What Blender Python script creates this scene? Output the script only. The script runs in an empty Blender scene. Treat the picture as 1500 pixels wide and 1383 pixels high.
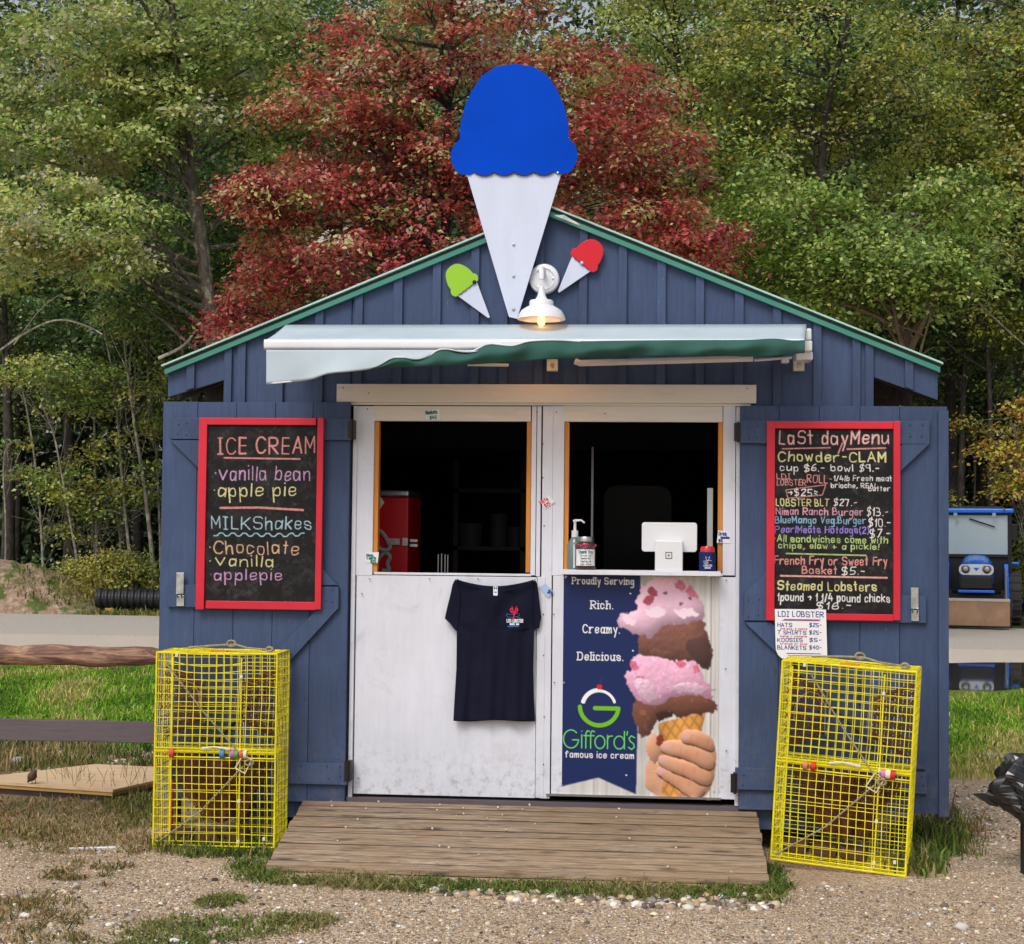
import bpy, math, random
import numpy as np
from mathutils import Vector, Matrix
random.seed(7); rng = np.random.default_rng(7)
SC = bpy.context.scene; COL = SC.collection

# ------------------------------------------------------------------ camera
F = 2310.0; CAM = np.array([0.49, -7.44, 1.43])
YAW, PITCH, ROLL = math.radians(4.9), math.atan(98.5/F), math.radians(0.61)
def _basis():
    cy, sy = math.cos(YAW), math.sin(YAW)
    f = np.array([-sy*math.cos(PITCH), cy*math.cos(PITCH), math.sin(PITCH)])
    r = np.array([cy, sy, 0.0]); u = np.cross(r, f)
    return r*math.cos(ROLL)+u*math.sin(ROLL), -r*math.sin(ROLL)+u*math.cos(ROLL), f
CR, CU, CF = _basis()
cd = bpy.data.cameras.new('camera'); cam = bpy.data.objects.new('camera', cd); COL.objects.link(cam)
cd.sensor_width = 36; cd.lens = 36*F/1500; cd.clip_start = 0.1; cd.clip_end = 1000
m = Matrix.Identity(4)
for i in range(3):
    m[i][0] = CR[i]; m[i][1] = CU[i]; m[i][2] = -CF[i]; m[i][3] = CAM[i]
cam.matrix_world = m; SC.camera = cam

# ------------------------------------------------------------------ world, sun, exposure
SUN_EL, SUN_AZ = math.radians(50), math.radians(-158)   # azimuth from +Y, clockwise: behind the camera, to the left
w = bpy.data.worlds.new("World"); SC.world = w; w.use_nodes = True
nt = w.node_tree; bg = nt.nodes['Background']
sky = nt.nodes.new('ShaderNodeTexSky'); sky.sky_type = 'NISHITA'; sky.sun_disc = False
sky.sun_elevation = SUN_EL; sky.sun_rotation = SUN_AZ; sky.dust_density = 4.0; sky.air_density = 1.0; sky.ozone_density = 1.0
hs = nt.nodes.new('ShaderNodeHueSaturation'); hs.inputs['Saturation'].default_value = 0.42
nt.links.new(sky.outputs[0], hs.inputs['Color']); nt.links.new(hs.outputs[0], bg.inputs['Color'])
bg.inputs['Strength'].default_value = 0.15
sd = bpy.data.lights.new('sun', 'SUN'); sd.energy = 1.05; sd.angle = math.radians(22); sd.color = (1.0, 0.97, 0.93)
so = bpy.data.objects.new('sun', sd); COL.objects.link(so); so.location = (-8, -14, 20)
dv = Vector((math.sin(SUN_AZ)*math.cos(SUN_EL), math.cos(SUN_AZ)*math.cos(SUN_EL), math.sin(SUN_EL)))
so.rotation_euler = dv.to_track_quat('Z', 'Y').to_euler()
SC.view_settings.view_transform = 'Standard'; SC.view_settings.look = 'None'
SC.view_settings.gamma = 1.0; SC.view_settings.use_curve_mapping = False
SC.view_settings.exposure = 0.06

# ------------------------------------------------------------------ placing: photo pixel -> point on a real plane
def ray(px, py):
    return CF*F + CR*(px-750) - CU*(py-691.5)
def W(px, py, Y=0.0):
    d = ray(px, py); t = (Y-CAM[1])/d[1]; return CAM+d*t
def G(px, py, z=0.0):
    d = ray(px, py); t = (z-CAM[2])/d[2]; return CAM+d*t
def PX(px, py, Y=0.0): return float(W(px, py, Y)[0])
def PZ(px, py, Y=0.0): return float(W(px, py, Y)[2])
def lin(r, g, b):
    return tuple(((c/255)/12.92 if c/255 <= .04045 else ((c/255+.055)/1.055)**2.4) for c in (r, g, b))

# ------------------------------------------------------------------ object helpers
def put(o, parent=None):
    COL.objects.link(o)
    if parent is not None:
        o.parent = parent
        loc = parent.get('_base')
        if loc is not None: o.matrix_parent_inverse = Matrix.Translation(-Vector(loc))
    return o
def tag(o, label=None, cat=None, group=None, kind=None):
    if label: o['label'] = label
    if cat: o['category'] = cat
    if group: o['group'] = group
    if kind: o['kind'] = kind
    return o
def thing(name, label, cat, loc=(0, 0, 0), group=None, rot=None, local=False):
    """An Empty at the thing's base. Children give world coordinates unless local."""
    o = bpy.data.objects.new(name, None); o.location = loc; o.empty_display_size = .1
    if rot: o.rotation_euler = rot
    if not local: o['_base'] = [float(c) for c in loc]
    COL.objects.link(o); return tag(o, label, cat, group)
def np_mesh(name, verts, faces, smooth=False):
    verts = np.asarray(verts, dtype=np.float32); faces = np.asarray(faces, dtype=np.int32)
    me = bpy.data.meshes.new(name); n, k = faces.shape
    me.vertices.add(len(verts)); me.vertices.foreach_set('co', verts.ravel())
    me.loops.add(n*k); me.loops.foreach_set('vertex_index', faces.ravel())
    me.polygons.add(n); me.polygons.foreach_set('loop_start', np.arange(0, n*k, k, dtype=np.int32))
    me.update(calc_edges=True)
    if smooth: me.polygons.foreach_set('use_smooth', np.ones(n, dtype=bool))
    return me
def set_col(me, cols):
    a = me.color_attributes.new('Col', 'FLOAT_COLOR', 'POINT')
    c = np.ones((len(me.vertices), 4), dtype=np.float32); c[:, :3] = cols
    a.data.foreach_set('color', c.ravel())
class MB:
    def __init__(s): s.v = []; s.f = []
    def box(s, x0, x1, y0, y1, z0, z1):
        b = len(s.v)
        s.v += [(x0,y0,z0),(x1,y0,z0),(x1,y1,z0),(x0,y1,z0),(x0,y0,z1),(x1,y0,z1),(x1,y1,z1),(x0,y1,z1)]
        s.f += [[b+i for i in q] for q in ((0,3,2,1),(4,5,6,7),(0,1,5,4),(1,2,6,5),(2,3,7,6),(3,0,4,7))]; return s
    def prism(s, poly, y0, y1):
        """poly: (x, z) points, extruded from y0 to y1"""
        b = len(s.v); n = len(poly)
        s.v += [(p[0], y0, p[1]) for p in poly]+[(p[0], y1, p[1]) for p in poly]
        s.f += [[b+i for i in range(n)], [b+n+i for i in reversed(range(n))]]
        for i in range(n):
            j = (i+1) % n; s.f.append([b+i, b+n+i, b+n+j, b+j])
        return s
    def hprism(s, poly, z0, z1):
        b = len(s.v); n = len(poly)
        s.v += [(p[0], p[1], z0) for p in poly]+[(p[0], p[1], z1) for p in poly]
        s.f += [[b+i for i in range(n)], [b+n+i for i in reversed(range(n))]]
        for i in range(n):
            j = (i+1) % n; s.f.append([b+i, b+n+i, b+n+j, b+j])
        return s
    def xprism(s, poly, x0, x1):
        """poly: (y, z)"""
        b = len(s.v); n = len(poly)
        s.v += [(x0, p[0], p[1]) for p in poly]+[(x1, p[0], p[1]) for p in poly]
        s.f += [[b+i for i in range(n)], [b+n+i for i in reversed(range(n))]]
        for i in range(n):
            j = (i+1) % n; s.f.append([b+i, b+n+i, b+n+j, b+j])
        return s
    def tube(s, path, r, n=6, cap=True):
        P = [Vector(p) for p in path]; m_ = len(P); b = len(s.v)
        if not hasattr(r, '__len__'): r = [r]*m_
        up = None
        for i, p in enumerate(P):
            t = (P[min(i+1, m_-1)]-P[max(i-1, 0)])
            t = t.normalized() if t.length > 1e-9 else Vector((0, 0, 1))
            if up is None:
                a = Vector((0, 0, 1)) if abs(t.z) < .9 else Vector((1, 0, 0)); up = t.cross(a).normalized()
            else:
                up = (up-t*up.dot(t)); up = up.normalized() if up.length > 1e-6 else t.orthogonal().normalized()
            q = t.cross(up)
            for k in range(n):
                a = 2*math.pi*k/n+.785; v = p+(up*math.cos(a)+q*math.sin(a))*r[i]; s.v.append(tuple(v))
        for i in range(m_-1):
            for k in range(n):
                k2 = (k+1) % n; s.f.append([b+i*n+k, b+i*n+k2, b+(i+1)*n+k2, b+(i+1)*n+k])
        if cap: s.f += [[b+k for k in reversed(range(n))], [b+(m_-1)*n+k for k in range(n)]]
        return s
    def lathe(s, prof, c=(0, 0, 0), ax='z', n=24, cap=True):
        b = len(s.v); m_ = len(prof)
        for (r, h) in prof:
            for k in range(n):
                a = 2*math.pi*k/n; u, v_ = r*math.cos(a), r*math.sin(a)
                p = {'z': (u, v_, h), 'y': (u, h, v_), 'x': (h, u, v_)}[ax]
                s.v.append((c[0]+p[0], c[1]+p[1], c[2]+p[2]))
        for i in range(m_-1):
            for k in range(n):
                k2 = (k+1) % n; s.f.append([b+i*n+k, b+i*n+k2, b+(i+1)*n+k2, b+(i+1)*n+k])
        if cap: s.f += [[b+k for k in range(n)], [b+(m_-1)*n+k for k in range(n)]]
        return s
    def ico(s, c, r, jit=.0, sc=(1, 1, 1)):
        t = (1+5**.5)/2; b = len(s.v)
        for v in ((-1,t,0),(1,t,0),(-1,-t,0),(1,-t,0),(0,-1,t),(0,1,t),(0,-1,-t),(0,1,-t),(t,0,-1),(t,0,1),(-t,0,-1),(-t,0,1)):
            k = r/1.9*(1+random.uniform(-jit, jit)); s.v.append((c[0]+v[0]*k*sc[0], c[1]+v[1]*k*sc[1], c[2]+v[2]*k*sc[2]))
        for f in ((0,11,5),(0,5,1),(0,1,7),(0,7,10),(0,10,11),(1,5,9),(5,11,4),(11,10,2),(10,7,6),(7,1,8),(3,9,4),(3,4,2),(3,2,6),(3,6,8),(3,8,9),(4,9,5),(2,4,11),(6,2,10),(8,6,7),(9,8,1)):
            s.f.append([b+i for i in f])
        return s
    def build(s, name, mat, parent=None, smooth=False, bevel=0, label=None):
        me = bpy.data.meshes.new(name); me.from_pydata([tuple(map(float, v)) for v in s.v], [], s.f); me.update()
        me.materials.append(mat)
        if smooth:
            for p in me.polygons: p.use_smooth = True
        o = bpy.data.objects.new(name, me); put(o, parent)
        import bmesh
        bm = bmesh.new(); bm.from_mesh(me); bmesh.ops.recalc_face_normals(bm, faces=bm.faces); bm.to_mesh(me); bm.free()
        if smooth:
            try: me.set_sharp_from_angle(angle=math.radians(42))
            except Exception: pass
        if bevel:
            md = o.modifiers.new('bevel', 'BEVEL'); md.width = bevel; md.segments = 2; md.limit_method = 'ANGLE'
        if label: o['label'] = label
        return o
def rect(px0, py0, px1, py1, Yf, t, mb=None):
    """box whose front face is the photographed rectangle on the plane y = Yf"""
    ym, xm = (py0+py1)/2, (px0+px1)/2
    mb = mb or MB()
    return mb.box(PX(px0, ym, Yf), PX(px1, ym, Yf), Yf, Yf+t, PZ(xm, py1, Yf), PZ(xm, py0, Yf))
def pp(pts, Y): return [(PX(x, y, Y), PZ(x, y, Y)) for x, y in pts]

# ------------------------------------------------------------------ materials
class NT:
    def __init__(s, name):
        s.m = bpy.data.materials.new(name); s.m.use_nodes = True; s.t = s.m.node_tree; s.b = s.t.nodes['Principled BSDF']
        s.out = s.t.nodes['Material Output']
    def n(s, typ, **k):
        o = s.t.nodes.new('ShaderNode'+typ)
        for a, v in k.items(): setattr(o, a, v)
        return o
    def l(s, a, b): s.t.links.new(a, b)
    def val(s, sock, v): sock.default_value = v
    def mix(s, fac, a, b, typ='MIX'):
        o = s.n('Mix', data_type='RGBA', blend_type=typ)
        for i, v in ((0, fac), (6, a), (7, b)):
            if hasattr(v, 'links'): s.l(v, o.inputs[i])
            else: o.inputs[i].default_value = v if i == 0 else (tuple(v)+(1,))[:4]
        return o.outputs[2]
    def math(s, op, a, b=0.0, c=None, clamp=False):
        o = s.n('Math', operation=op, use_clamp=clamp)
        for i, v in enumerate((a, b, c)):
            if v is None: continue
            if hasattr(v, 'links'): s.l(v, o.inputs[i])
            else: o.inputs[i].default_value = v
        return o.outputs[0]
    def pos(s, scale=(1, 1, 1), obj=False):
        g = s.n('TexCoord').outputs['Object'] if obj else s.n('NewGeometry').outputs['Position']
        mp = s.n('Mapping'); s.l(g, mp.inputs[0]); mp.inputs['Scale'].default_value = scale; return mp.outputs[0]
    def noise(s, vec, scale, detail=3, rough=.55, dist=0):
        o = s.n('TexNoise'); s.l(vec, o.inputs['Vector'])
        o.inputs['Scale'].default_value = scale; o.inputs['Detail'].default_value = detail
        o.inputs['Roughness'].default_value = rough; o.inputs['Distortion'].default_value = dist; return o.outputs['Fac']
    def ramp(s, fac, stops, interp='LINEAR'):
        o = s.n('ValToRGB'); s.l(fac, o.inputs[0]); cr = o.color_ramp; cr.interpolation = interp
        while len(cr.elements) < len(stops): cr.elements.new(.5)
        for e, (p, c) in zip(cr.elements, stops):
            e.position = p; e.color = (c, c, c, 1) if not hasattr(c, '__len__') else (tuple(c)+(1,))[:4]
        return o.outputs[0]
    def bump(s, h, strength, dist=.01):
        o = s.n('Bump'); s.l(h, o.inputs['Height']); o.inputs['Strength'].default_value = strength; o.inputs['Distance'].default_value = dist
        s.l(o.outputs[0], s.b.inputs['Normal']); return o
def sc3(c, k): return tuple(x*k for x in c)
def pmat(name, col, rough=.6, var=.12, scale=6, bump=.15, stretch=(1, 1, 1), metal=0, rand=0.0, spec=.4, bscale=40, obj=False, dirt=None, dirtamt=.5, dirtscale=3, bdist=.004):
    t = NT(name); v = t.pos(stretch, obj)
    n1 = t.noise(v, scale, 4)
    c = t.mix(t.ramp(n1, [(.3, 0.0), (.7, 1.0)]), sc3(col, 1-var), sc3(col, 1+var))
    if rand:
        r = t.n('ObjectInfo').outputs['Random']
        c = t.mix(1.0, c, t.ramp(r, [(0, 1-rand), (1, 1+rand)]), 'MULTIPLY')
    if dirt:
        n2 = t.noise(v, dirtscale, 6, .7)
        c = t.mix(t.math('MULTIPLY', t.ramp(n2, [(.52, 0.0), (.75, 1.0)]), dirtamt), c, dirt)
    t.l(c, t.b.inputs['Base Color']); t.b.inputs['Roughness'].default_value = rough
    t.b.inputs['Metallic'].default_value = metal; t.b.inputs['Specular IOR Level'].default_value = spec
    if bump: t.bump(t.noise(v, bscale, 4, .6), bump, bdist)
    return t.m
M = {}
BLUE = lin(62, 78, 110)
def blue_wood():
    t = NT('blue_painted_wood'); v = t.pos((9, 9, 1)); big = t.noise(t.pos(), 2.2, 4); g = t.noise(v, 5.5, 6, .65, .8)
    r = t.n('ObjectInfo').outputs['Random']
    c = t.mix(t.ramp(big, [(.3, 0.0), (.7, 1.0)]), sc3(BLUE, .86), sc3(BLUE, 1.16))
    c = t.mix(1.0, c, t.ramp(g, [(.3, .86), (.7, 1.12)]), 'MULTIPLY')
    c = t.mix(1.0, c, t.ramp(r, [(0, .9), (1, 1.1)]), 'MULTIPLY')
    # knots
    vo = t.n('TexVoronoi'); t.l(t.pos((1.6, 1, .8)), vo.inputs['Vector']); vo.inputs['Scale'].default_value = 4.5
    kn = t.ramp(vo.outputs['Distance'], [(.02, 1.0), (.06, 0.0)])
    c = t.mix(t.math('MULTIPLY', kn, .5), c, sc3(BLUE, .45))
    sp = t.ramp(t.noise(t.pos(), 60, 2), [(.72, 0.0), (.76, 1.0)])
    c = t.mix(t.math('MULTIPLY', sp, .25), c, lin(120, 130, 155))
    st = t.ramp(t.noise(t.pos((7, 7, .7)), 3.0, 5, .7, .3), [(.55, 0.0), (.72, 1.0)])
    c = t.mix(t.math('MULTIPLY', st, .35), c, sc3(BLUE, .6))
    z = t.n('SeparateXYZ'); t.l(t.n('NewGeometry').outputs['Position'], z.inputs[0])
    low = t.n('MapRange'); t.l(z.outputs['Z'], low.inputs[0])
    for i, v_ in ((1, .1), (2, .75), (3, 1.0), (4, 0.0)): low.inputs[i].default_value = v_
    mud = t.ramp(t.noise(t.pos(), 18, 6, .75), [(.45, 0.0), (.68, 1.0)])
    c = t.mix(t.math('MULTIPLY', t.math('MULTIPLY', low.outputs[0], mud), .45), c, lin(112, 108, 106))
    ch = t.ramp(t.noise(t.pos((3, 3, 1)), 14, 3, .6), [(.72, 0.0), (.745, 1.0)])
    c = t.mix(t.math('MULTIPLY', ch, .35), c, lin(138, 144, 160))
    t.l(c, t.b.inputs['Base Color']); t.b.inputs['Roughness'].default_value = .62; t.b.inputs['Specular IOR Level'].default_value = .3
    t.bump(t.math('ADD', g, t.math('MULTIPLY', kn, -.4)), .6, .005); return t.m
M['blue'] = blue_wood()
WHITE = lin(226, 226, 232)
def white_paint():
    t = NT('white_painted_plywood'); g = t.noise(t.pos((7, 7, 1)), 5, 5, .65, .4); big = t.noise(t.pos(), 1.7, 5, .6)
    c = t.mix(t.ramp(big, [(.3, 0.0), (.75, 1.0)]), lin(206, 208, 218), lin(226, 228, 238))
    c = t.mix(1.0, c, t.ramp(g, [(.3, .95), (.7, 1.03)]), 'MULTIPLY')
    st = t.ramp(t.noise(t.pos((1.3, 1, 1)), 3.4, 7, .75, .6), [(.56, 0.0), (.72, 1.0)])
    c = t.mix(t.math('MULTIPLY', st, .5), c, lin(176, 172, 172))
    # splashed dirt low down on the doors
    z = t.n('SeparateXYZ'); t.l(t.n('NewGeometry').outputs['Position'], z.inputs[0])
    low = t.n('MapRange'); t.l(z.outputs['Z'], low.inputs[0])
    for i, v_ in ((1, .22), (2, .52), (3, 1.0), (4, 0.0)): low.inputs[i].default_value = v_
    sp = t.ramp(t.noise(t.pos(), 26, 6, .75), [(.5, 0.0), (.66, 1.0)])
    c = t.mix(t.math('MULTIPLY', t.math('MULTIPLY', low.outputs[0], sp), .6), c, lin(140, 128, 116))
    sc = t.ramp(t.noise(t.pos((1, 1, 14)), 7, 3, .6), [(.74, 0.0), (.77, 1.0)])
    c = t.mix(t.math('MULTIPLY', sc, .45), c, lin(150, 140, 138))
    t.l(c, t.b.inputs['Base Color']); t.b.inputs['Roughness'].default_value = .5
    t.bump(g, .25, .003); return t.m
M['white'] = white_paint()
M['cream'] = pmat('cream_painted_trim', lin(222, 216, 206), .55, .05, 3, .25, (1, 6, 6), dirt=lin(170, 160, 148), dirtamt=.35, bscale=8)
M['teal'] = pmat('teal_metal_edge', lin(58, 132, 116), .4, .1, 3, 0, spec=.5, dirt=lin(110, 130, 120), dirtamt=.4)
M['teal_light'] = pmat('sunbleached_teal_metal', lin(168, 208, 196), .4, .1, 4, 0, dirt=lin(120, 100, 90), dirtamt=.4)
M['teal_dark'] = pmat('dark_green_metal', lin(22, 62, 54), .5, .1, 4, 0)
M['red'] = pmat('red_painted_frame', lin(204, 34, 54), .45, .1, 4, .15, (1, 1, 1), bscale=18, dirt=lin(150, 30, 40), dirtamt=.3)
M['orange'] = pmat('orange_wood_jamb', lin(205, 132, 48), .5, .18, 4, .2, (6, 6, 1))
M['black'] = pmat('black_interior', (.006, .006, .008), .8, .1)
M['iron'] = pmat('dark_hinge_iron', (.035, .03, .03), .5, .2, metal=.6)
M['zinc'] = pmat('galvanised_steel', (.5, .52, .5), .38, .25, 30, .1, metal=.85)
M['whitemetal'] = pmat('white_enamel', lin(226, 229, 234), .3, .04, 4, 0, spec=.5, dirt=lin(180, 180, 180), dirtamt=.3)
M['signwhite'] = pmat('white_sign_face', lin(204, 212, 232), .35, .05, 2, 0, (4, 1, .6), dirt=lin(180, 188, 206), dirtamt=.35)
M['signblue'] = pmat('blue_sign_face', lin(0, 70, 196), .42, .12, 2, 0, spec=.05)
M['signgreen'] = pmat('lime_sign_face', lin(146, 196, 40), .35, .05, 4, 0)
M['signred'] = pmat('red_sign_face', lin(208, 12, 38), .35, .05, 4, 0)
M['outline'] = pmat('dark_blue_outline', lin(8, 22, 58), .5, .05, 4, 0)
M['awning_grey'] = pmat('pale_grey_canvas', lin(176, 190, 198), .8, .06, 4, .3, bscale=300, bdist=.001)
M['awning_green'] = pmat('green_canvas', lin(44, 88, 80), .85, .16, 4, .3, bscale=300, bdist=.001)
M['shirt'] = pmat('navy_cotton', (.0085, .0095, .023), .9, .2, 5, .3, bscale=400, spec=.12, bdist=.001)
M['yellow'] = pmat('yellow_coated_wire', lin(232, 218, 28), .4, .2, 12, 0, dirt=lin(176, 160, 60), dirtamt=.3, obj=True)
M['rustnet'] = pmat('rust_brown_twine_net', lin(104, 60, 40), .9, .45, 30, 0, obj=True)
M['rope'] = pmat('grey_green_rope', lin(150, 140, 112), .9, .3, 60, 0, obj=True)
M['offwhite'] = pmat('offwhite_cord', lin(214, 208, 196), .8, .1, 60, 0, obj=True)
M['bag'] = pmat('black_plastic_bag', (.012, .012, .014), .22, .1, spec=.6)
M['chrome'] = pmat('dull_steel', (.42, .42, .42), .3, .1, metal=.9)
M['glassjar'] = pmat('brown_jar_glass', (.05, .03, .022), .12, .3, 30, spec=.6)
def flat(name, col, rough=.6, spec=.3): return pmat(name, col, rough, .03, 5, 0, spec=spec)
def emit(name, col, s):
    t = NT(name); t.b.inputs['Base Color'].default_value = tuple(col)+(1,); t.b.inputs['Emission Color'].default_value = tuple(col)+(1,); t.b.inputs['Emission Strength'].default_value = s; return t.m
def vcol(name, rough=.8, transl=0.0, spec=.2, bumps=0):
    t = NT(name); a = t.n('Attribute', attribute_name='Col'); t.l(a.outputs['Color'], t.b.inputs['Base Color'])
    t.b.inputs['Roughness'].default_value = rough; t.b.inputs['Specular IOR Level'].default_value = spec
    if bumps: t.bump(t.noise(t.pos(), 200, 2), bumps, .001)
    if transl:
        tr = t.n('BsdfTranslucent'); t.l(a.outputs['Color'], tr.inputs['Color'])
        mx = t.n('MixShader'); mx.inputs[0].default_value = transl
        t.l(t.b.outputs[0], mx.inputs[1]); t.l(tr.outputs[0], mx.inputs[2]); t.l(mx.outputs[0], t.out.inputs['Surface'])
    return t.m
M['leaf'] = vcol('leaves', .40, .42, .6)
M['grass'] = vcol('grass_blades', .7, .2, .2)
M['print'] = vcol('printed_sheet', .45, 0, .35)
M['chalk'] = vcol('chalked_slate', .75, 0, .2)
M['stone'] = vcol('pebbles', .85, 0, .2, .2)

def weathered_deck():
    t = NT('weathered_deck_wood'); r = t.n('ObjectInfo').outputs['Random']
    cmb = t.n('CombineXYZ'); t.l(t.math('MULTIPLY', r, 40), cmb.inputs[0]); t.l(t.math('MULTIPLY', r, 17), cmb.inputs[2])
    def v(sc):
        va = t.n('VectorMath', operation='ADD'); t.l(t.pos(sc), va.inputs[0]); t.l(cmb.outputs[0], va.inputs[1]); return va.outputs[0]
    g = t.noise(v((1.4, 26, 26)), 2.6, 8, .72, 1.6); g2 = t.noise(v((3, 60, 60)), 3.0, 5, .7, .6)
    gg = t.math('ADD', t.math('MULTIPLY', g, .65), t.math('MULTIPLY', g2, .35))
    c = t.ramp(gg, [(.38, lin(74, 58, 46)), (.45, lin(126, 106, 86)), (.51, lin(152, 132, 110)), (.57, lin(168, 148, 126)), (.66, lin(198, 182, 164))])
    blotch = t.ramp(t.noise(t.pos((1, 2, 1)), 1.8, 5, .65), [(.38, 0.0), (.62, 1.0)])
    c = t.mix(t.math('MULTIPLY', blotch, .5), c, lin(148, 120, 84), 'MULTIPLY') if False else t.mix(t.math('MULTIPLY', blotch, .38), c, lin(150, 122, 86))
    wet = t.ramp(t.noise(v((1.6, 9, 9)), 3.2, 7, .75, .8), [(.57, 0.0), (.66, 1.0)])
    c = t.mix(t.math('MULTIPLY', wet, .6), c, lin(78, 66, 58))
    vo = t.n('TexVoronoi'); t.l(v((2.2, 9, 9)), vo.inputs['Vector']); vo.inputs['Scale'].default_value = 1.7
    kn = t.ramp(vo.outputs['Distance'], [(.10, 1.0), (.24, 0.0)])
    c = t.mix(t.math('MULTIPLY', kn, .75), c, lin(62, 46, 38))
    c = t.mix(1.0, c, t.ramp(r, [(0, .8), (1, 1.12)]), 'MULTIPLY')
    t.l(c, t.b.inputs['Base Color']); t.b.inputs['Roughness'].default_value = .8; t.bump(gg, .9, .006); return t.m
M['deck'] = weathered_deck()
M['joint'] = pmat('dark_gap_shade', lin(26, 20, 16), .95, .3, 20, .2)  # near-black colour standing in for shade between the ramp planks
M['log'] = None
def log_bark():
    t = NT('peeling_log'); g = t.noise(t.pos((1.2, 9, 12)), 3.2, 8, .7, .8)
    c = t.ramp(g, [(.3, lin(58, 40, 36)), (.46, lin(116, 84, 72)), (.58, lin(168, 132, 108)), (.72, lin(206, 176, 146))])
    t.l(c, t.b.inputs['Base Color']); t.b.inputs['Roughness'].default_value = .85; t.bump(g, .8, .01); return t.m
M['log'] = log_bark()
M['plankdark'] = pmat('grey_weathered_rail', lin(98, 88, 92), .85, .22, 3, .5, (1, 14, 14), bscale=5, dirt=lin(52, 44, 46), dirtamt=.6)
M['plywood'] = pmat('new_plywood', lin(214, 184, 146), .75, .1, 4, .2, (1, 8, 1), dirt=lin(180, 146, 106), dirtamt=.5)
M['timber'] = pmat('pale_lumber', lin(186, 150, 84), .75, .14, 4, .2, (1, 1, 8))
def bark(name, a, b, cl, lichen=.5):
    t = NT(name); g = t.noise(t.pos((1, 1, .35), True), 14, 6, .7, .5)
    c = t.mix(t.ramp(g, [(.35, 0.0), (.65, 1.0)]), a, b)
    li = t.ramp(t.noise(t.pos((1, 1, .6), True), 7, 5, .7), [(.52, 0.0), (.6, 1.0)])
    c = t.mix(t.math('MULTIPLY', li, lichen), c, cl)
    t.l(c, t.b.inputs['Base Color']); t.b.inputs['Roughness'].default_value = .9; t.bump(g, .9, .02); return t.m
M['bark'] = bark('grey_bark', lin(48, 42, 38), lin(96, 88, 80), lin(150, 150, 118), .65)
M['barkdark'] = bark('dark_bark', lin(30, 26, 24), lin(66, 58, 52), lin(90, 92, 80), .3)
M['barkpale'] = bark('pale_sapling_bark', lin(96, 90, 80), lin(140, 134, 120), lin(186, 182, 164), .6)
M['barkbrown'] = bark('brown_bare_trunk', lin(76, 60, 48), lin(124, 104, 84), lin(150, 140, 120), .2)

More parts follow.
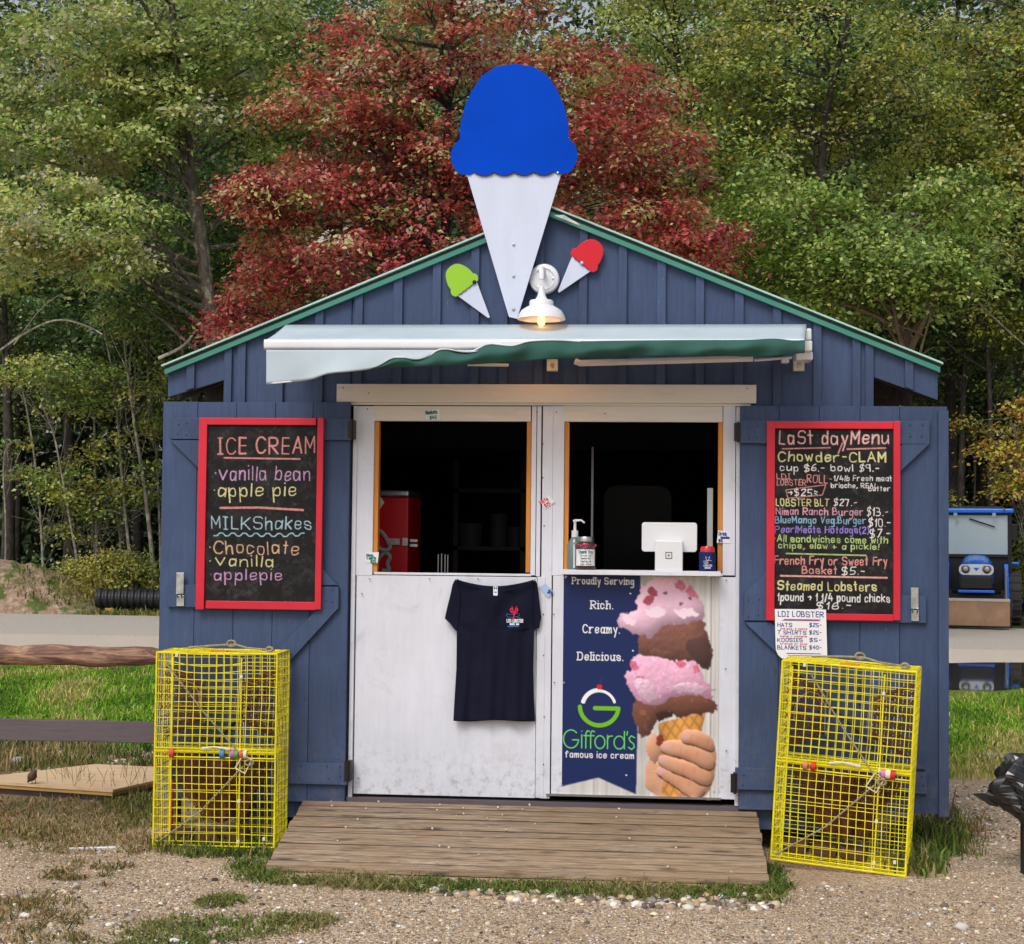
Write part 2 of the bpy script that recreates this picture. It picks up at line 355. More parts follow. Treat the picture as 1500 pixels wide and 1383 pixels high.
def ground_mat():
    t = NT('gravel_ground'); P = t.pos()
    s = t.n('SeparateXYZ'); t.l(P, s.inputs[0]); X, Y = s.outputs[0], s.outputs[1]
    wob = t.math('MULTIPLY', t.math('SUBTRACT', t.noise(P, .9, 6, .7), .5), 3.2)
    wobs = t.math('MULTIPLY', t.math('SUBTRACT', t.noise(P, 2.2, 5, .7), .5), 1.2)
    def step(v, a, b):
        o = t.n('MapRange', interpolation_type='SMOOTHSTEP'); t.l(v, o.inputs[0]); o.inputs[1].default_value = a; o.inputs[2].default_value = b; return o.outputs[0]
    # gravel
    v1 = t.n('TexVoronoi'); t.l(P, v1.inputs['Vector']); v1.inputs['Scale'].default_value = 75
    v2 = t.n('TexVoronoi'); t.l(P, v2.inputs['Vector']); v2.inputs['Scale'].default_value = 210
    sep = t.n('SeparateColor'); t.l(v1.outputs['Color'], sep.inputs[0]); sep2 = t.n('SeparateColor'); t.l(v2.outputs['Color'], sep2.inputs[0])
    stops = [(0, lin(96, 78, 62)), (.3, lin(152, 128, 104)), (.6, lin(190, 166, 140)), (.85, lin(214, 198, 176)), (1, lin(238, 230, 214))]
    c1 = t.ramp(sep.outputs[0], stops); c2 = t.ramp(sep2.outputs[1], stops)
    gm = t.mix(1.0, t.mix(.6, c1, c2), (1.22, 1.18, 1.13), 'MULTIPLY')
    dirt = t.ramp(t.noise(P, 1.1, 6, .65), [(.38, 0.0), (.62, 1.0)])
    gm = t.mix(t.math('MULTIPLY', dirt, .55), gm, t.mix(t.noise(P, 90, 3), lin(134, 108, 84), lin(184, 156, 126)))
    # sandy lane
    lane = t.mix(t.ramp(t.noise(P, 60, 4, .7), [(.35, 0.0), (.65, 1.0)]), lin(186, 172, 156), lin(226, 216, 202))
    road = t.mix(t.ramp(t.noise(P, 35, 5, .7), [(.35, 0.0), (.65, 1.0)]), lin(166, 158, 148), lin(214, 206, 196))
    Yw = t.math('ADD', Y, wobs)
    c = t.mix(step(t.math('ADD', Y, t.math('MULTIPLY', wobs, .3)), 9.9, 10.7), gm, lane)
    c = t.mix(step(Y, 14.5, 14.62), c, road)
    # turf
    gr = t.mix(t.ramp(t.noise(P, 3.0, 6, .7), [(.38, 0.0), (.62, 1.0)]), lin(96, 132, 40), lin(140, 148, 70))
    gr = t.mix(t.math('MULTIPLY', t.noise(P, 120, 3), .8), gr, lin(62, 84, 24))
    turf = t.math('MULTIPLY', step(Yw, 3.1, 4.2), t.math('SUBTRACT', 1.0, step(Yw, 9.8, 10.7)))
    c = t.mix(turf, c, gr)
    # thin dry growth on the left near the fence
    dry = t.mix(t.ramp(t.noise(P, 9, 6, .75), [(.4, 0.0), (.6, 1.0)]), lin(150, 116, 80), lin(110, 108, 62))
    dm = t.math('MULTIPLY', t.math('MULTIPLY', step(t.math('ADD', t.math('MULTIPLY', X, -1), wobs), 1.7, 2.2), step(Yw, -.75, -.2)), t.math('SUBTRACT', 1.0, step(Yw, 3.2, 4.0)))
    c = t.mix(t.math('MULTIPLY', dm, .65), c, dry)
    # verge and forest floor
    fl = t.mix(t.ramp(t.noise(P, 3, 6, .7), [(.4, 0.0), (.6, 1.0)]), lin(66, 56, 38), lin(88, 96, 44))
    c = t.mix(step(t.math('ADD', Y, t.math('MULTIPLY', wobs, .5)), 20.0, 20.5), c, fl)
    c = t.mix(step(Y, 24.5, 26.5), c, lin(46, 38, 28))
    t.l(c, t.b.inputs['Base Color']); t.b.inputs['Roughness'].default_value = .92; t.b.inputs['Specular IOR Level'].default_value = .2
    h = t.math('ADD', t.math('ADD', t.math('MULTIPLY', v1.outputs['Distance'], -1.0), t.math('MULTIPLY', v2.outputs['Distance'], -.4)), t.math('MULTIPLY', t.noise(P, 5, 5), 2.0))
    t.bump(h, .9, .012); return t.m
M['ground'] = ground_mat()

# ------------------------------------------------------------------ ground, road edge, puddle
g = MB(); g.v = [(-220, -60, 0), (220, -60, 0), (220, 320, 0), (-220, 320, 0)]; g.f = [[0, 1, 2, 3]]
tag(g.build('ground', M['ground']), kind='structure')
def smooth_closed(pts, it=2):
    P = np.array(pts, float)
    for _ in range(it):
        Q = np.roll(P, -1, axis=0); P = np.stack([P*.75+Q*.25, P*.25+Q*.75], 1).reshape(-1, P.shape[1])
    return P
def smooth_open(pts, it=2):
    P = np.array(pts, float)
    if len(P) < 3: return P
    for _ in range(it):
        Q = np.stack([P[:-1]*.75+P[1:]*.25, P[:-1]*.25+P[1:]*.75], 1).reshape(-1, P.shape[1])
        P = np.vstack([P[:1], Q, P[-1:]])
    return P
t = NT('puddle_water'); t.b.inputs['Base Color'].default_value = (.03, .028, .022, 1); t.b.inputs['Roughness'].default_value = .03
t.b.inputs['IOR'].default_value = 1.33; t.b.inputs['Specular IOR Level'].default_value = .9; t.bump(t.noise(t.pos(), 2.5, 2), .015, .01)
M['water'] = t.m
pts = [G(x, y) for x, y in ((1300, 973), (1390, 972), (1440, 970.5), (1500, 971), (1560, 971), (1640, 976), (1650, 990), (1560, 1006), (1500, 1007), (1465, 1013), (1420, 1010), (1395, 1012), (1340, 1006), (1290, 990))]
P = smooth_closed([(p[0], p[1]) for p in pts], 3)
mb = MB(); mb.v = [(x, y, .004) for x, y in P]; mb.f = [list(range(len(P)))]
tag(mb.build('puddle_water', M['water']), kind='structure')

# ------------------------------------------------------------------ the shed
BODY_L, BODY_R = PX(330, 600), PX(1279, 600)
GL, GR = PX(246, 560), PX(1374, 565)              # gable ends with overhang
RX, RZ = PX(806, 318), PZ(806, 318)               # ridge
EZ = .5*(PZ(246, 545)+PZ(1374, 548))             # underside of the roof edge at the eaves
slope = (RZ-EZ)/((GR-GL)/2)
def roofz(x): return RZ-abs(x-RX)*slope
DEPTH = 3.4
shed = thing('food_shed', 'dark blue board and batten shed with green roof edge and white double doors', 'shed', (0, 1.7, 0))
FLOORZ = PZ(800, 1172)
# gable boards between battens
batten_px = [(276, 288), (331, 342), (350, 362), (405, 417), (463, 475), (520, 532), (577, 590), (634, 646), (690, 702), (732, 744), (784, 796), (848, 860), (906, 918), (962, 975), (1019, 1031), (1076, 1089), (1132, 1144), (1191, 1203), (1248, 1260), (1267, 1279), (1325, 1337)]
edges = [GL]+[PX((a+b)/2, 470) for a, b in batten_px]+[GR]
ZDOOR = PZ(800, 575)
def bottom_at(x):
    # sloping cut over the eave overhangs, header line elsewhere
    if x < BODY_L-.001: return PZ(250, 582)+(x-GL)/(BODY_L-GL)*(PZ(330, 556)-PZ(250, 582))
    if x > BODY_R+.001: return PZ(1369, 586)+(GR-x)/(GR-BODY_R)*(PZ(1279, 552)-PZ(1369, 586))
    return PZ(800, 640)
ZH_ = PZ(800, 578); DLx, DRx = PX(514, 580), PX(1083, 580)
def bpoly(x0, x1, zb0, zb1):
    p = [(x0, zb0), (x1, zb1), (x1, roofz(x1))]
    if x0 < RX < x1: p.append((RX, roofz(RX)))
    p.append((x0, roofz(x0))); return p
for a, b in zip(edges[:-1], edges[1:]):
    cuts = [a]+[c for c in (BODY_L, DLx, DRx, BODY_R) if a+.01 < c < b-.01]+[b]
    for x0, x1 in zip(cuts[:-1], cuts[1:]):
        mid = (x0+x1)/2; e = 1e-3
        if mid < BODY_L or mid > BODY_R: zb0, zb1 = bottom_at(min(x0, BODY_L-.002) if mid < BODY_L else max(x0, BODY_R+.002)), bottom_at(min(x1, BODY_L-.002) if mid < BODY_L else x1)
        else: zb0 = zb1 = ZH_ if DLx-.001 < mid < DRx+.001 else PZ(800, 640)
        MB().prism(bpoly(x0+.0015, x1-.0015, zb0, zb1), random.uniform(-.002, .002), .022).build('board', M['blue'], shed, bevel=.0015)
for a, b in batten_px:
    x0, x1 = PX(a, 470), PX(b, 470); mid = (x0+x1)/2
    if mid < BODY_L-.03: zb0, zb1 = bottom_at(x0), bottom_at(x1)
    elif mid > BODY_R+.03: zb0, zb1 = bottom_at(x0), bottom_at(x1)
    else: zb0 = zb1 = ZH_ if DLx-.01 < mid < DRx+.01 else PZ(800, 620)
    MB().prism(bpoly(x0, x1, zb0+.003, zb1+.003), -.0185+random.uniform(-.002, .001), -.0035).build('batten', M['blue'], shed, bevel=.0015)
# front wall below, beside the doors (behind the shutters), and the other three walls
DL, DR = PX(513, 880), PX(1083, 880); HZ = PZ(800, 592)
skirt = .10
for x0, x1 in ((BODY_L, DL), (DR, BODY_R)):
    n = 4; w_ = (x1-x0)/n
    for i in range(n): MB().box(x0+i*w_+.0015, x0+(i+1)*w_-.0015, .0, .022, skirt, PZ(800, 640)-.002).build('board', M['blue'], shed, bevel=.0015)
MB().box(DL-.02, DR+.02, .024, .05, HZ-.02, HZ+.14).box(DL, DR, .0, .0235, skirt-.02, FLOORZ-.035).build('door_lintel', M['blue'], shed)
def gable_poly(x0, x1, z0): return [(x0, z0), (x1, z0), (x1, roofz(x1)-.05), (RX, RZ-.05), (x0, roofz(x0)-.05)]
MB().prism(gable_poly(BODY_L, BODY_R, skirt), DEPTH-.03, DEPTH).build('back_wall', M['blue'], shed)
for x0 in (BODY_L, BODY_R-.03):
    MB().box(x0, x0+.03, .052, DEPTH-.03, skirt, roofz(x0+.015)-.06).build('side_wall', M['blue'], shed)
# inner dark lining
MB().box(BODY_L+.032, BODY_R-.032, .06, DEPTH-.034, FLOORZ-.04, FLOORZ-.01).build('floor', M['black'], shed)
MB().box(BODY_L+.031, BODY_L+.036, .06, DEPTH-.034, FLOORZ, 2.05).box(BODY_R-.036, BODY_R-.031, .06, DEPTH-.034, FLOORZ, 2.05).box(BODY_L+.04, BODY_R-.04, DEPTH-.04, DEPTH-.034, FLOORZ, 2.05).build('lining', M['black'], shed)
for x in (BODY_L+.1, (BODY_L+BODY_R)/2, BODY_R-.22):
    for y in (.1, 1.6, 3.1): MB().box(x, x+.2, y, y+.2, 0, skirt-.005).build('foundation_block', pmat('concrete_block', (.25, .24, .22), .9) if 'cb' not in M else M['cb'], shed)
# roof: sheathing + metal, rafters showing in the open eaves
TH = .03
for s in (-1, 1):
    xe = GL-.008 if s < 0 else GR+.004
    lo = RZ-abs(xe-RX)*slope
    pl = [(RX, RZ+.002), (xe, lo+.002), (xe, lo+.026), (RX, RZ+.026)]
    MB().prism(pl, .0, DEPTH+.1).build('roof', M['teal_dark'], shed)
    for k in range(7):
        y = .06+k*.5
        xi = BODY_L if s < 0 else BODY_R
        xo = (GL+.02) if s < 0 else (GR-.02)
        MB().prism([(RX, RZ-.16), (xo, roofz(xo)-.13), (xo, roofz(xo)-.005), (RX, RZ-.005)], y+.03, y+.068).build('rafter', M['barkdark'], shed)
    # three layered metal edge: wide teal face, dark groove, pale lip
    def strip(d0, d1, y0, y1, mat, nm, ex):
        xe2 = xe+s*ex; zl = RZ-abs(xe2-RX)*slope
        MB().prism([(RX, RZ+d0), (xe2, zl+d0), (xe2, zl+d1), (RX, RZ+d1)], y0, y1).build(nm, mat, shed, bevel=.001)
    strip(-.004, .021, -.034, -.001, M['teal'], 'fascia', 0)
    strip(.022, .0375, -.024, -.002, M['teal_dark'], 'drip_edge', .005)
    strip(.038, .047, -.046, DEPTH+.11, M['teal_light'], 'roof_lip', .012)
# little flashing scrap at the ridge
MB().prism(pp([(812, 316), (850, 331), (846, 327), (826, 315)], -.05), -.055, -.052).build('flashing', M['zinc'], shed)
# header board and casings
rect(493, 563, 1108, 590, -.03, .028).build('header_board', M['cream'], shed, bevel=.003)
rect(497, 590.5, 1100, 594, -.012, .01).build('header_strip', M['cream'], shed)
rect(513.5, 594.5, 519.5, 1168, -.016, .03).build('door_casing', M['white'], shed, bevel=.002)
rect(1077.5, 596, 1083, 1181, -.016, .03).build('door_casing', M['white'], shed, bevel=.002)
MB().box(DL, DR, -.03, .05, FLOORZ-.03, FLOORZ-.006).build('threshold', M['plankdark'], shed)
# doors
def door(xl, xr, ox0, ox1, oy0, oy1, bot, ledge_y, label):
    D = MB().box(0, 0, 0, 0, 0, 0)
    d = rect(xl, ledge_y+3, xr, bot, -.004, .022).build('door', M['white'], shed, bevel=.001, label=label)
    rect(xl, 595, ox0-3, ledge_y+2, -.006, .028).build('stile', M['white'], d, bevel=.0015)
    rect(ox1+3, 595, xr, ledge_y+2, -.006, .028).build('stile', M['white'], d, bevel=.0015)
    rect(ox0-2.6, 595, ox1+2.6, oy0-1, -.0065, .028).build('rail', M['cream'], d, bevel=.0015)
    rect(ox0-2.6, oy1+1.5, ox1+2.6, ledge_y+2, -.0062, .028).build('rail', M['white'], d, bevel=.0015)
    for a, b in ((ox0-2.4, ox0+4), (ox1-4, ox1+2.4)):
        rect(a, oy0-.5, b, oy1+.5, .004, .05).build('jamb', M['orange'], d)
    return d
d1 = door(520, 785, 550, 775, 618, 838, 1166, 841, 'left white door with open service window')
rect(785.6, 845, 797.5, 1169, -.012, .03).build('stile', M['white'], d1, bevel=.0015)
d2 = door(808.5, 1077, 829, 1056, 619, 837, 1168, 841, 'right white door with open service window')
rect(786, 595, 792, 844.5, -.013, .02).build('mullion', M['white'], shed, bevel=.0015)
rect(792.6, 595, 807.8, 1170, -.010, .03).build('mullion', M['white'], shed, bevel=.0015)
rect(823, 836, 1056, 843, -.10, .15).build('sill', M['white'], d2, bevel=.002)
rect(800, 1166, 1056, 1169, -.02, .02).build('bottom_strip', M['chrome'], d2)
# nail heads on the trim
nl = MB()
for x, y in [(538, 599), (787, 603), (541, 848), (629, 848), (700, 848), (795, 650), (795, 700), (797, 770), (796, 900), (796, 960), (797, 1050), (796, 1120), (1064, 850), (1063, 980), (1064, 1100), (811, 900), (812, 1000), (815, 604), (886, 606), (525, 1140), (530, 870), (503, 568), (540, 576), (1095, 569)]:
    p = W(x, y, -.0325 if y < 590 else -.0145); nl.lathe([(0, -.002), (.0028, -.002), (.0032, .004)], p, 'y', 6)
nl.build('nail', M['iron'], shed)
o = bpy.data.objects[-1]
# shutters
def shutter(xl, xr, yt, yb, seams, Y, side):
    ym = (yt+yb)/2
    z0, z1 = PZ((xl+xr)/2, yb, Y), PZ((xl+xr)/2, yt, Y)
    xs = [PX(x, 700, Y) for x in [xl]+seams+[xr]]
    s = MB().box(xs[0]+.01, xs[-1]-.01, Y+.021, Y+.032, z0+.01, z1-.01).build('shutter', M['blue'], shed, label='%s blue plank shutter door folded open against the wall' % side)
    for a, b in zip(xs[:-1], xs[1:]):
        MB().box(a+.001, b-.001, Y+random.uniform(0, .001), Y+.0205, z0+random.uniform(-.003, .003), z1+random.uniform(-.001, .001)).build('plank', M['blue'], s, bevel=.0015)
    return s
YS = -.05
s1 = shutter(237, 512, 589, 1172, [288, 345, 402, 457], YS, 'left')
def ledge(s, a, b, c, d): return rect(a, b, c, d, YS-.021, .0205).build('ledge', M['blue'], s, bevel=.002)
ledge(s1, 249, 613, 514, 644); ledge(s1, 245, 858, 496, 891); ledge(s1, 245, 1116, 508, 1147)
def brace(s, pts): return MB().prism(pp(pts, YS-.021), YS-.0208, YS-.0005).build('brace', M['blue'], s, bevel=.002)
brace(s1, [(249, 645), (290, 645), (496, 856), (470, 856), (470, 842)][:2]+[(495, 857.5), (463, 857.5)])
brace(s1, [(465, 891.5), (495, 891.5), (290, 1115.5), (255, 1115.5)])
s2 = shutter(1084, 1388, 595, 1190, [1141, 1200, 1260, 1318], YS, 'right')
rect(1375, 601, 1390, 1197, YS-.022, .0215).build('plank', M['blue'], s2, bevel=.002)
def ledge2(a, b, c, d): return rect(a, b, c, d, YS-.021, .0205).build('ledge', M['blue'], s2, bevel=.002)
ledge2(1084, 616, 1362, 650); ledge2(1090, 871, 1357, 911); ledge2(1077, 1128, 1358, 1160)
brace(s2, [(1322, 651), (1361, 651), (1130, 870), (1091, 870)])
brace(s2, [(1091, 912), (1130, 912), (1356, 1127), (1316, 1127)])
for s, x, y0, y1 in ((s1, 515, 614, 644), (s1, 509.5, 1114, 1146), (s2, 1081, 618, 648), (s2, 1076, 1132, 1163)):
    h = MB(); X0 = PX(x, (y0+y1)/2, -.075); za, zb = PZ(x, y1, -.075), PZ(x, y0, -.075)
    h.tube([(X0, -.078, za), (X0, -.078, zb)], .006, 8).box(X0-.018, X0+.004, -.0745, -.0715, za+.005, zb-.005).box(X0-.003, X0+.012, -.0748, -.0712+.05, za+.004, zb-.004)
    h.build('hinge', M['iron'], s)
for s, xs_, ys_ in ((s1, (262, 275, 480, 503), (622, 636)), (s1, (262, 475, 488), (866, 882)), (s1, (440, 480, 498), (1123, 1140)), (s2, (1096, 1110, 1335, 1352), (625, 641)), (s2, (1098, 1112, 1345), (880, 902)), (s2, (1090, 1340, 1352), (1136, 1152))):
    for x in xs_:
        for y in ys_:
            p = W(x+random.uniform(-2, 2), y+random.uniform(-2, 2), YS-.0215); MB().lathe([(0, -.0012), (.0035, -.001), (.004, .001)], p, 'y', 6).build('nail', M['iron'], s)
# hasps on the shutters
def hasp(s, x, y, dx):
    rect(x-5.5, y-18, x+5.5, y+13, YS-.032, .009).build('latch', M['zinc'], s, bevel=.001)
    rect(x-5, y+15, x+6, y+31, YS-.031, .008).build('latch', M['zinc'], s, bevel=.001)
    p = W(x, y+12, YS-.035); MB().tube([(p[0]-.01, p[1], p[2]-.02), (p[0]-.01, p[1]-.02, p[2]), (p[0]+.01, p[1]-.02, p[2]), (p[0]+.01, p[1], p[2]-.02)], .004, 6).build('staple', M['zinc'], s)
hasp(s1, 263.5, 857, 0); hasp(s2, 1340, 879, 0)

# ------------------------------------------------------------------ hand lettering: one stroke font, used for chalk, print and ink
GL_ = dict(zip("ABCDEFGHIJKLMNOPQRSTUVWXYZ", [
 "0d2j4d 1f3f", "0d0j ~0j3j3g0g ~0g4g4d0d", "~4i3j1j0h0f1d3d4e", "0d0j ~0j4j4d0d", "3j0j0d3d 0g3g", "3j0j0d 0g3g", "~4i3j1j0h0f1d4d4f 4f2f", "0d0j 4d4j 0g4g", "1d1j 0j2j 0d2d", "~3j3e2d0d0e",
 "0d0j 4j0f 1g4d", "0j0d3d", "0d0j2f4j4d", "0d0j4d4j", "~2j0j0d4d4j2j", "0d0j ~0j4j4g0g", "~2j0j0d4d4j2j 2f4d", "0d0j ~0j4j4g0g 1g4d", "~4i3j0j0g4g4d1d0e", "0j4j 2j2d", "~0j0d4d4j", "0j2d4j", "0j1d2h3d4j", "0d4j 0j4d", "0j2g4j 2g2d", "0j4j0d4d"]))
GL_.update(dict(zip("abcdefghijklmnopqrstuvwxyz", [
 "~3g2h0h0d2d3f 3h3d", "0j0d ~0f1h3h3d1d0e", "~3g2h0h0d2d3e", "3j3d ~3f2h0h0d2d3e", "~0f3f3h0h0d2d3e", "~3i2j1j1g1d 0h2h", "~3h3d3a0a ~3f2h0h0d2d3f", "0j0d ~0f1h3h3f3d", "0h0d 0j0j", "~1h1d1b0b 1j1j",
 "0j0d 3h0f 1f3d", "0j0d", "0h0d ~0f1h2h2f2d ~2f3h4h4f4d", "0h0d ~0f1h3h3f3d", "~1h0h0d3d3h1h", "0h0a ~0f1h3h3d1d0e", "3h3a ~3f2h0h0d2d3e", "0h0d ~0f1h3h", "~3g2h0h0f3f3d1d0e", "1j1d 0h2h", "~0h0d2d3f 3h3d", "0h2d4h", "0h1d2g3d4h", "0h3d 3h0d", "0h2d 3h1a", "0h3h0d3d"])))
GL_.update({'0': "~1j0j0d3d3j1j", '1': "0h1j1d", '2': "~0i1j3j3h1f0d 0d3d", '3': "~0j3j3g1g ~1g4g3d0d", '4': "2j0f4f 3h3d", '5': "3j0j0g ~0g3g3d0d", '6': "~3j1i0f0d3d3g0f", '7': "0j3j1d", '8': "~1g0i2k3i1g ~1g0d3d3f1g", '9': "~3h3j0j0g3g 3j3d",
 '$': "~3i2j0j0g3g3d0d 2k1c", '-': "0g2g", '.': "0d0d", ',': "1d0c", '+': "0f3f 1h1e", '(': "~1j0h0e1c", ')': "~0j1h1e0c", '/': "0d2j", '!': "0j0f 0d0d", "'": "0j0i", '*': "0g0g", '>': "0g3g 2h3g2e", ':': "0h0h 0e0e", '"': "0j0i 1j1i", '=': "0h2g 0f2e", '_': ""})
def text_strokes(txt, serif=False, jit=0.0, R=None):
    """-> (list of polylines in units of cap height, total width)"""
    R = R or random.Random(len(txt)*13+ord(txt[0])); out = []; x = 0.0
    for ch in txt:
        if ch == ' ': x += 3.0; continue
        wd = 0; jy = R.uniform(-jit, jit)*6; js = 1+R.uniform(-jit, jit)
        ra = R.uniform(-jit, jit)*1.2; ks = R.uniform(-jit, jit)*1.5
        for st in GL_.get(ch, "").split():
            sm = st[0] == '~'; st = st.lstrip('~')
            p = [(int(st[i])*js, ord(st[i+1])-100) for i in range(0, len(st), 2)]
            wd = max(wd, max(q[0] for q in p))
            q = [(x+a+ks*b+R.uniform(-jit, jit)*2.2, b+jy+ra*a+R.uniform(-jit, jit)*2.2) for a, b in p]
            if serif and not sm and len(q) == 2 and abs(q[0][0]-q[1][0]) < .1 and abs(q[0][1]-q[1][1]) > 2:
                for e in q: out.append(np.array([(e[0]-.8, e[1]), (e[0]+.8, e[1])])/6)
            out.append((smooth_open(q, 2) if sm else np.array(q, float))/6)
        x += wd+(2.0 if not serif else 2.3)
    return out, x/6
class Canvas:
    """a printed or chalked sheet, painted in photo-like pixel units and laid on a rectangle as a coloured grid"""
    def __init__(s, x0, y0, x1, y1, res, col):
        s.x0, s.y0, s.x1, s.y1 = x0, y0, x1, y1; s.k = res
        s.w, s.h = int((x1-x0)*res), int((y1-y0)*res); s.a = np.ones((s.h, s.w, 3))*np.array(col)
        s.yy, s.xx = np.mgrid[0:s.h, 0:s.w]; s.X = x0+(s.xx+.5)/res; s.Y = y0+(s.yy+.5)/res
    def noise(s, cell, seed=0):
        r = np.random.default_rng(seed); out = np.zeros((s.h, s.w))
        g = r.random((int(s.h/cell)+3, int(s.w/cell)+3)); fy = s.yy/cell; fx = s.xx/cell; iy = fy.astype(int); ix = fx.astype(int); ty = fy-iy; tx = fx-ix
        ty = ty*ty*(3-2*ty); tx = tx*tx*(3-2*tx)
        return (g[iy, ix]*(1-tx)+g[iy, ix+1]*tx)*(1-ty)+(g[iy+1, ix]*(1-tx)+g[iy+1, ix+1]*tx)*ty
    def seg(s, a, b, r, acc):
        k = s.k; ax, ay, bx, by = (a[0]-s.x0)*k, (a[1]-s.y0)*k, (b[0]-s.x0)*k, (b[1]-s.y0)*k; rr = r*k
        xa, xb = int(max(0, min(ax, bx)-rr-2)), int(min(s.w, max(ax, bx)+rr+3)); ya, yb = int(max(0, min(ay, by)-rr-2)), int(min(s.h, max(ay, by)+rr+3))
        if xa >= xb or ya >= yb: return
        Y, X = s.yy[ya:yb, xa:xb]+.5, s.xx[ya:yb, xa:xb]+.5; dx, dy = bx-ax, by-ay; L = dx*dx+dy*dy
        t_ = np.clip(((X-ax)*dx+(Y-ay)*dy)/L, 0, 1) if L > 1e-9 else np.zeros_like(X, float)
        d = np.hypot(X-ax-t_*dx, Y-ay-t_*dy); al = np.clip(rr+.5-d, 0, 1); v = acc[ya:yb, xa:xb]; np.maximum(v, al, out=v)
    def stroke(s, lines, r, col, tex=None, rk=None):
        acc = np.zeros((s.h, s.w)); RR = random.Random(len(lines)); r0 = r
        for i, P in enumerate(lines):
            r = r0*(RR.uniform(.7, 1.25) if tex is not None else 1)
            if len(P) == 1: P = [P[0], P[0]]
            for a, b in zip(P[:-1], P[1:]): s.seg(a, b, r, acc)
        if tex is not None: acc = acc*tex
        s.a = s.a*(1-acc[..., None])+np.array(col)*acc[..., None]
    def text(s, txt, xa, yb, xb, hh, col, r=.9, tex=None, serif=False, jit=.06, slope=0.0):
        st, wd = text_strokes(txt, serif, jit); wd -= .33; kx = (xb-xa)/max(wd, .1)
        s.stroke([[(xa+p[0]*kx, yb-p[1]*hh+slope*p[0]*kx) for p in l] for l in st], r, col, tex)
    def poly(s, pts, col, it=2, soft=False, warp=0.0, seed=90):
        P = smooth_closed(pts, it) if it else np.array(pts, float); m_ = np.zeros((s.h, s.w), bool); n = len(P)
        x, y = s.X, s.Y
        if warp: x = x+(s.noise(9, seed)-.5)*warp*2+(s.noise(3.5, seed+1)-.5)*warp; y = y+(s.noise(9, seed+2)-.5)*warp*2+(s.noise(3.5, seed+3)-.5)*warp
        for i in range(n):
            xa, ya = P[i]; xb, yb = P[(i+1) % n]
            if ya == yb: continue
            c = ((ya > y) != (yb > y)) & (x < (xb-xa)*(y-ya)/(yb-ya)+xa); m_ ^= c
        if col is not None: s.a[m_] = (np.array(col) if not callable(col) else col(s)[m_])
        return m_
    def build(s, name, mat, parent, x_l, x_r, z_t, z_b, Y):
        u = np.linspace(x_l, x_r, s.w); v = np.linspace(z_t, z_b, s.h); X, Z = np.meshgrid(u, v)
        V = np.stack([X, np.full_like(X, Y), Z], -1).reshape(-1, 3); i = np.arange((s.h-1)*s.w).reshape(s.h-1, s.w)[:, :-1].ravel()
        me = np_mesh(name, V, np.stack([i, i+s.w, i+s.w+1, i+1], 1)); set_col(me, np.clip(s.a, 0, 1).reshape(-1, 3)); me.materials.append(mat)
        o = bpy.data.objects.new(name, me); return put(o, parent)
def ink(txt, x0, zb, x1, hh, Y, mat, parent, name='lettering', r=.0012, serif=False, jit=.05, rot=0.0):
    """flat lettering ribbons 0.4 mm thick, in metres, facing the camera side"""
    st, wd = text_strokes(txt, serif, jit); kx = (x1-x0)/max(wd-.33, .1); mb = MB(); ca, sa = math.cos(rot), math.sin(rot)
    for l in st:
        P = [(p[0]*kx, p[1]*hh) for p in l]
        if len(P) == 1 or (len(P) == 2 and abs(P[0][0]-P[1][0])+abs(P[0][1]-P[1][1]) < 1e-9): P = [P[0], (P[0][0]+r, P[0][1])]
        for a, b in zip(P[:-1], P[1:]):
            dx, dz = b[0]-a[0], b[1]-a[1]; L = math.hypot(dx, dz) or 1; ex, ez = dx/L*r, dz/L*r; nx, nz = -dz/L*r, dx/L*r; k = len(mb.v)
            for q in ((a[0]-ex+nx, a[1]-ez+nz), (b[0]+ex+nx, b[1]+ez+nz), (b[0]+ex-nx, b[1]+ez-nz), (a[0]-ex-nx, a[1]-ez-nz)):
                mb.v.append((x0+q[0]*ca-q[1]*sa, Y-random.random()*.00005, zb+q[0]*sa+q[1]*ca))
            mb.f.append([k, k+1, k+2, k+3])
    return mb.build(name, mat, parent)

# ------------------------------------------------------------------ chalkboards
def chalkboard(outer, inner, label, draw):
    Yb = YS-.021-.022
    x0, y0, x1, y1 = outer; a0, b0, a1, b1 = inner
    zb = PZ((x0+x1)/2, y1, Yb)
    T = thing('chalkboard', label, 'chalkboard', (PX((x0+x1)/2, y1, Yb), Yb, zb))
    rect(x0, y0, a0, y1, Yb, .021).build('frame_stile', M['red'], T, bevel=.002)
    rect(a1, y0, x1, y1, Yb, .021).build('frame_stile', M['red'], T, bevel=.002)
    rect(a0+.2, y0+.3, a1-.2, b0, Yb+.001, .02).build('frame_rail', M['red'], T, bevel=.002)
    rect(a0+.2, b1, a1-.2, y1-.3, Yb+.001, .02).build('frame_rail', M['red'], T, bevel=.002)
    c = Canvas(a0, b0, a1, b1, 2.0, (.012, .011, .012))
    sm = c.noise(30, 3)*.6+c.noise(9, 4)*.4; c.a += (np.clip(sm-.46, 0, 1)*.035)[..., None]; c.a += (np.clip(c.noise(26, 12)*c.noise(7, 13)-.40, 0, 1)*.07)[..., None]
    c.a += (np.clip(c.noise(2.2, 9)-.93, 0, 1)*1.2)[..., None]
    tex = np.clip(.34+1.0*(c.noise(1.5, 5)*.6+c.noise(4, 6)*.4), 0, 1)
    draw(c, tex)
    Yc = Yb+.011
    c.build('slate', M['chalk'], T, PX(a0, (b0+b1)/2, Yc)-.003, PX(a1, (b0+b1)/2, Yc)+.003, PZ((a0+a1)/2, b0, Yc)+.003, PZ((a0+a1)/2, b1, Yc)-.003, Yc)
    return T
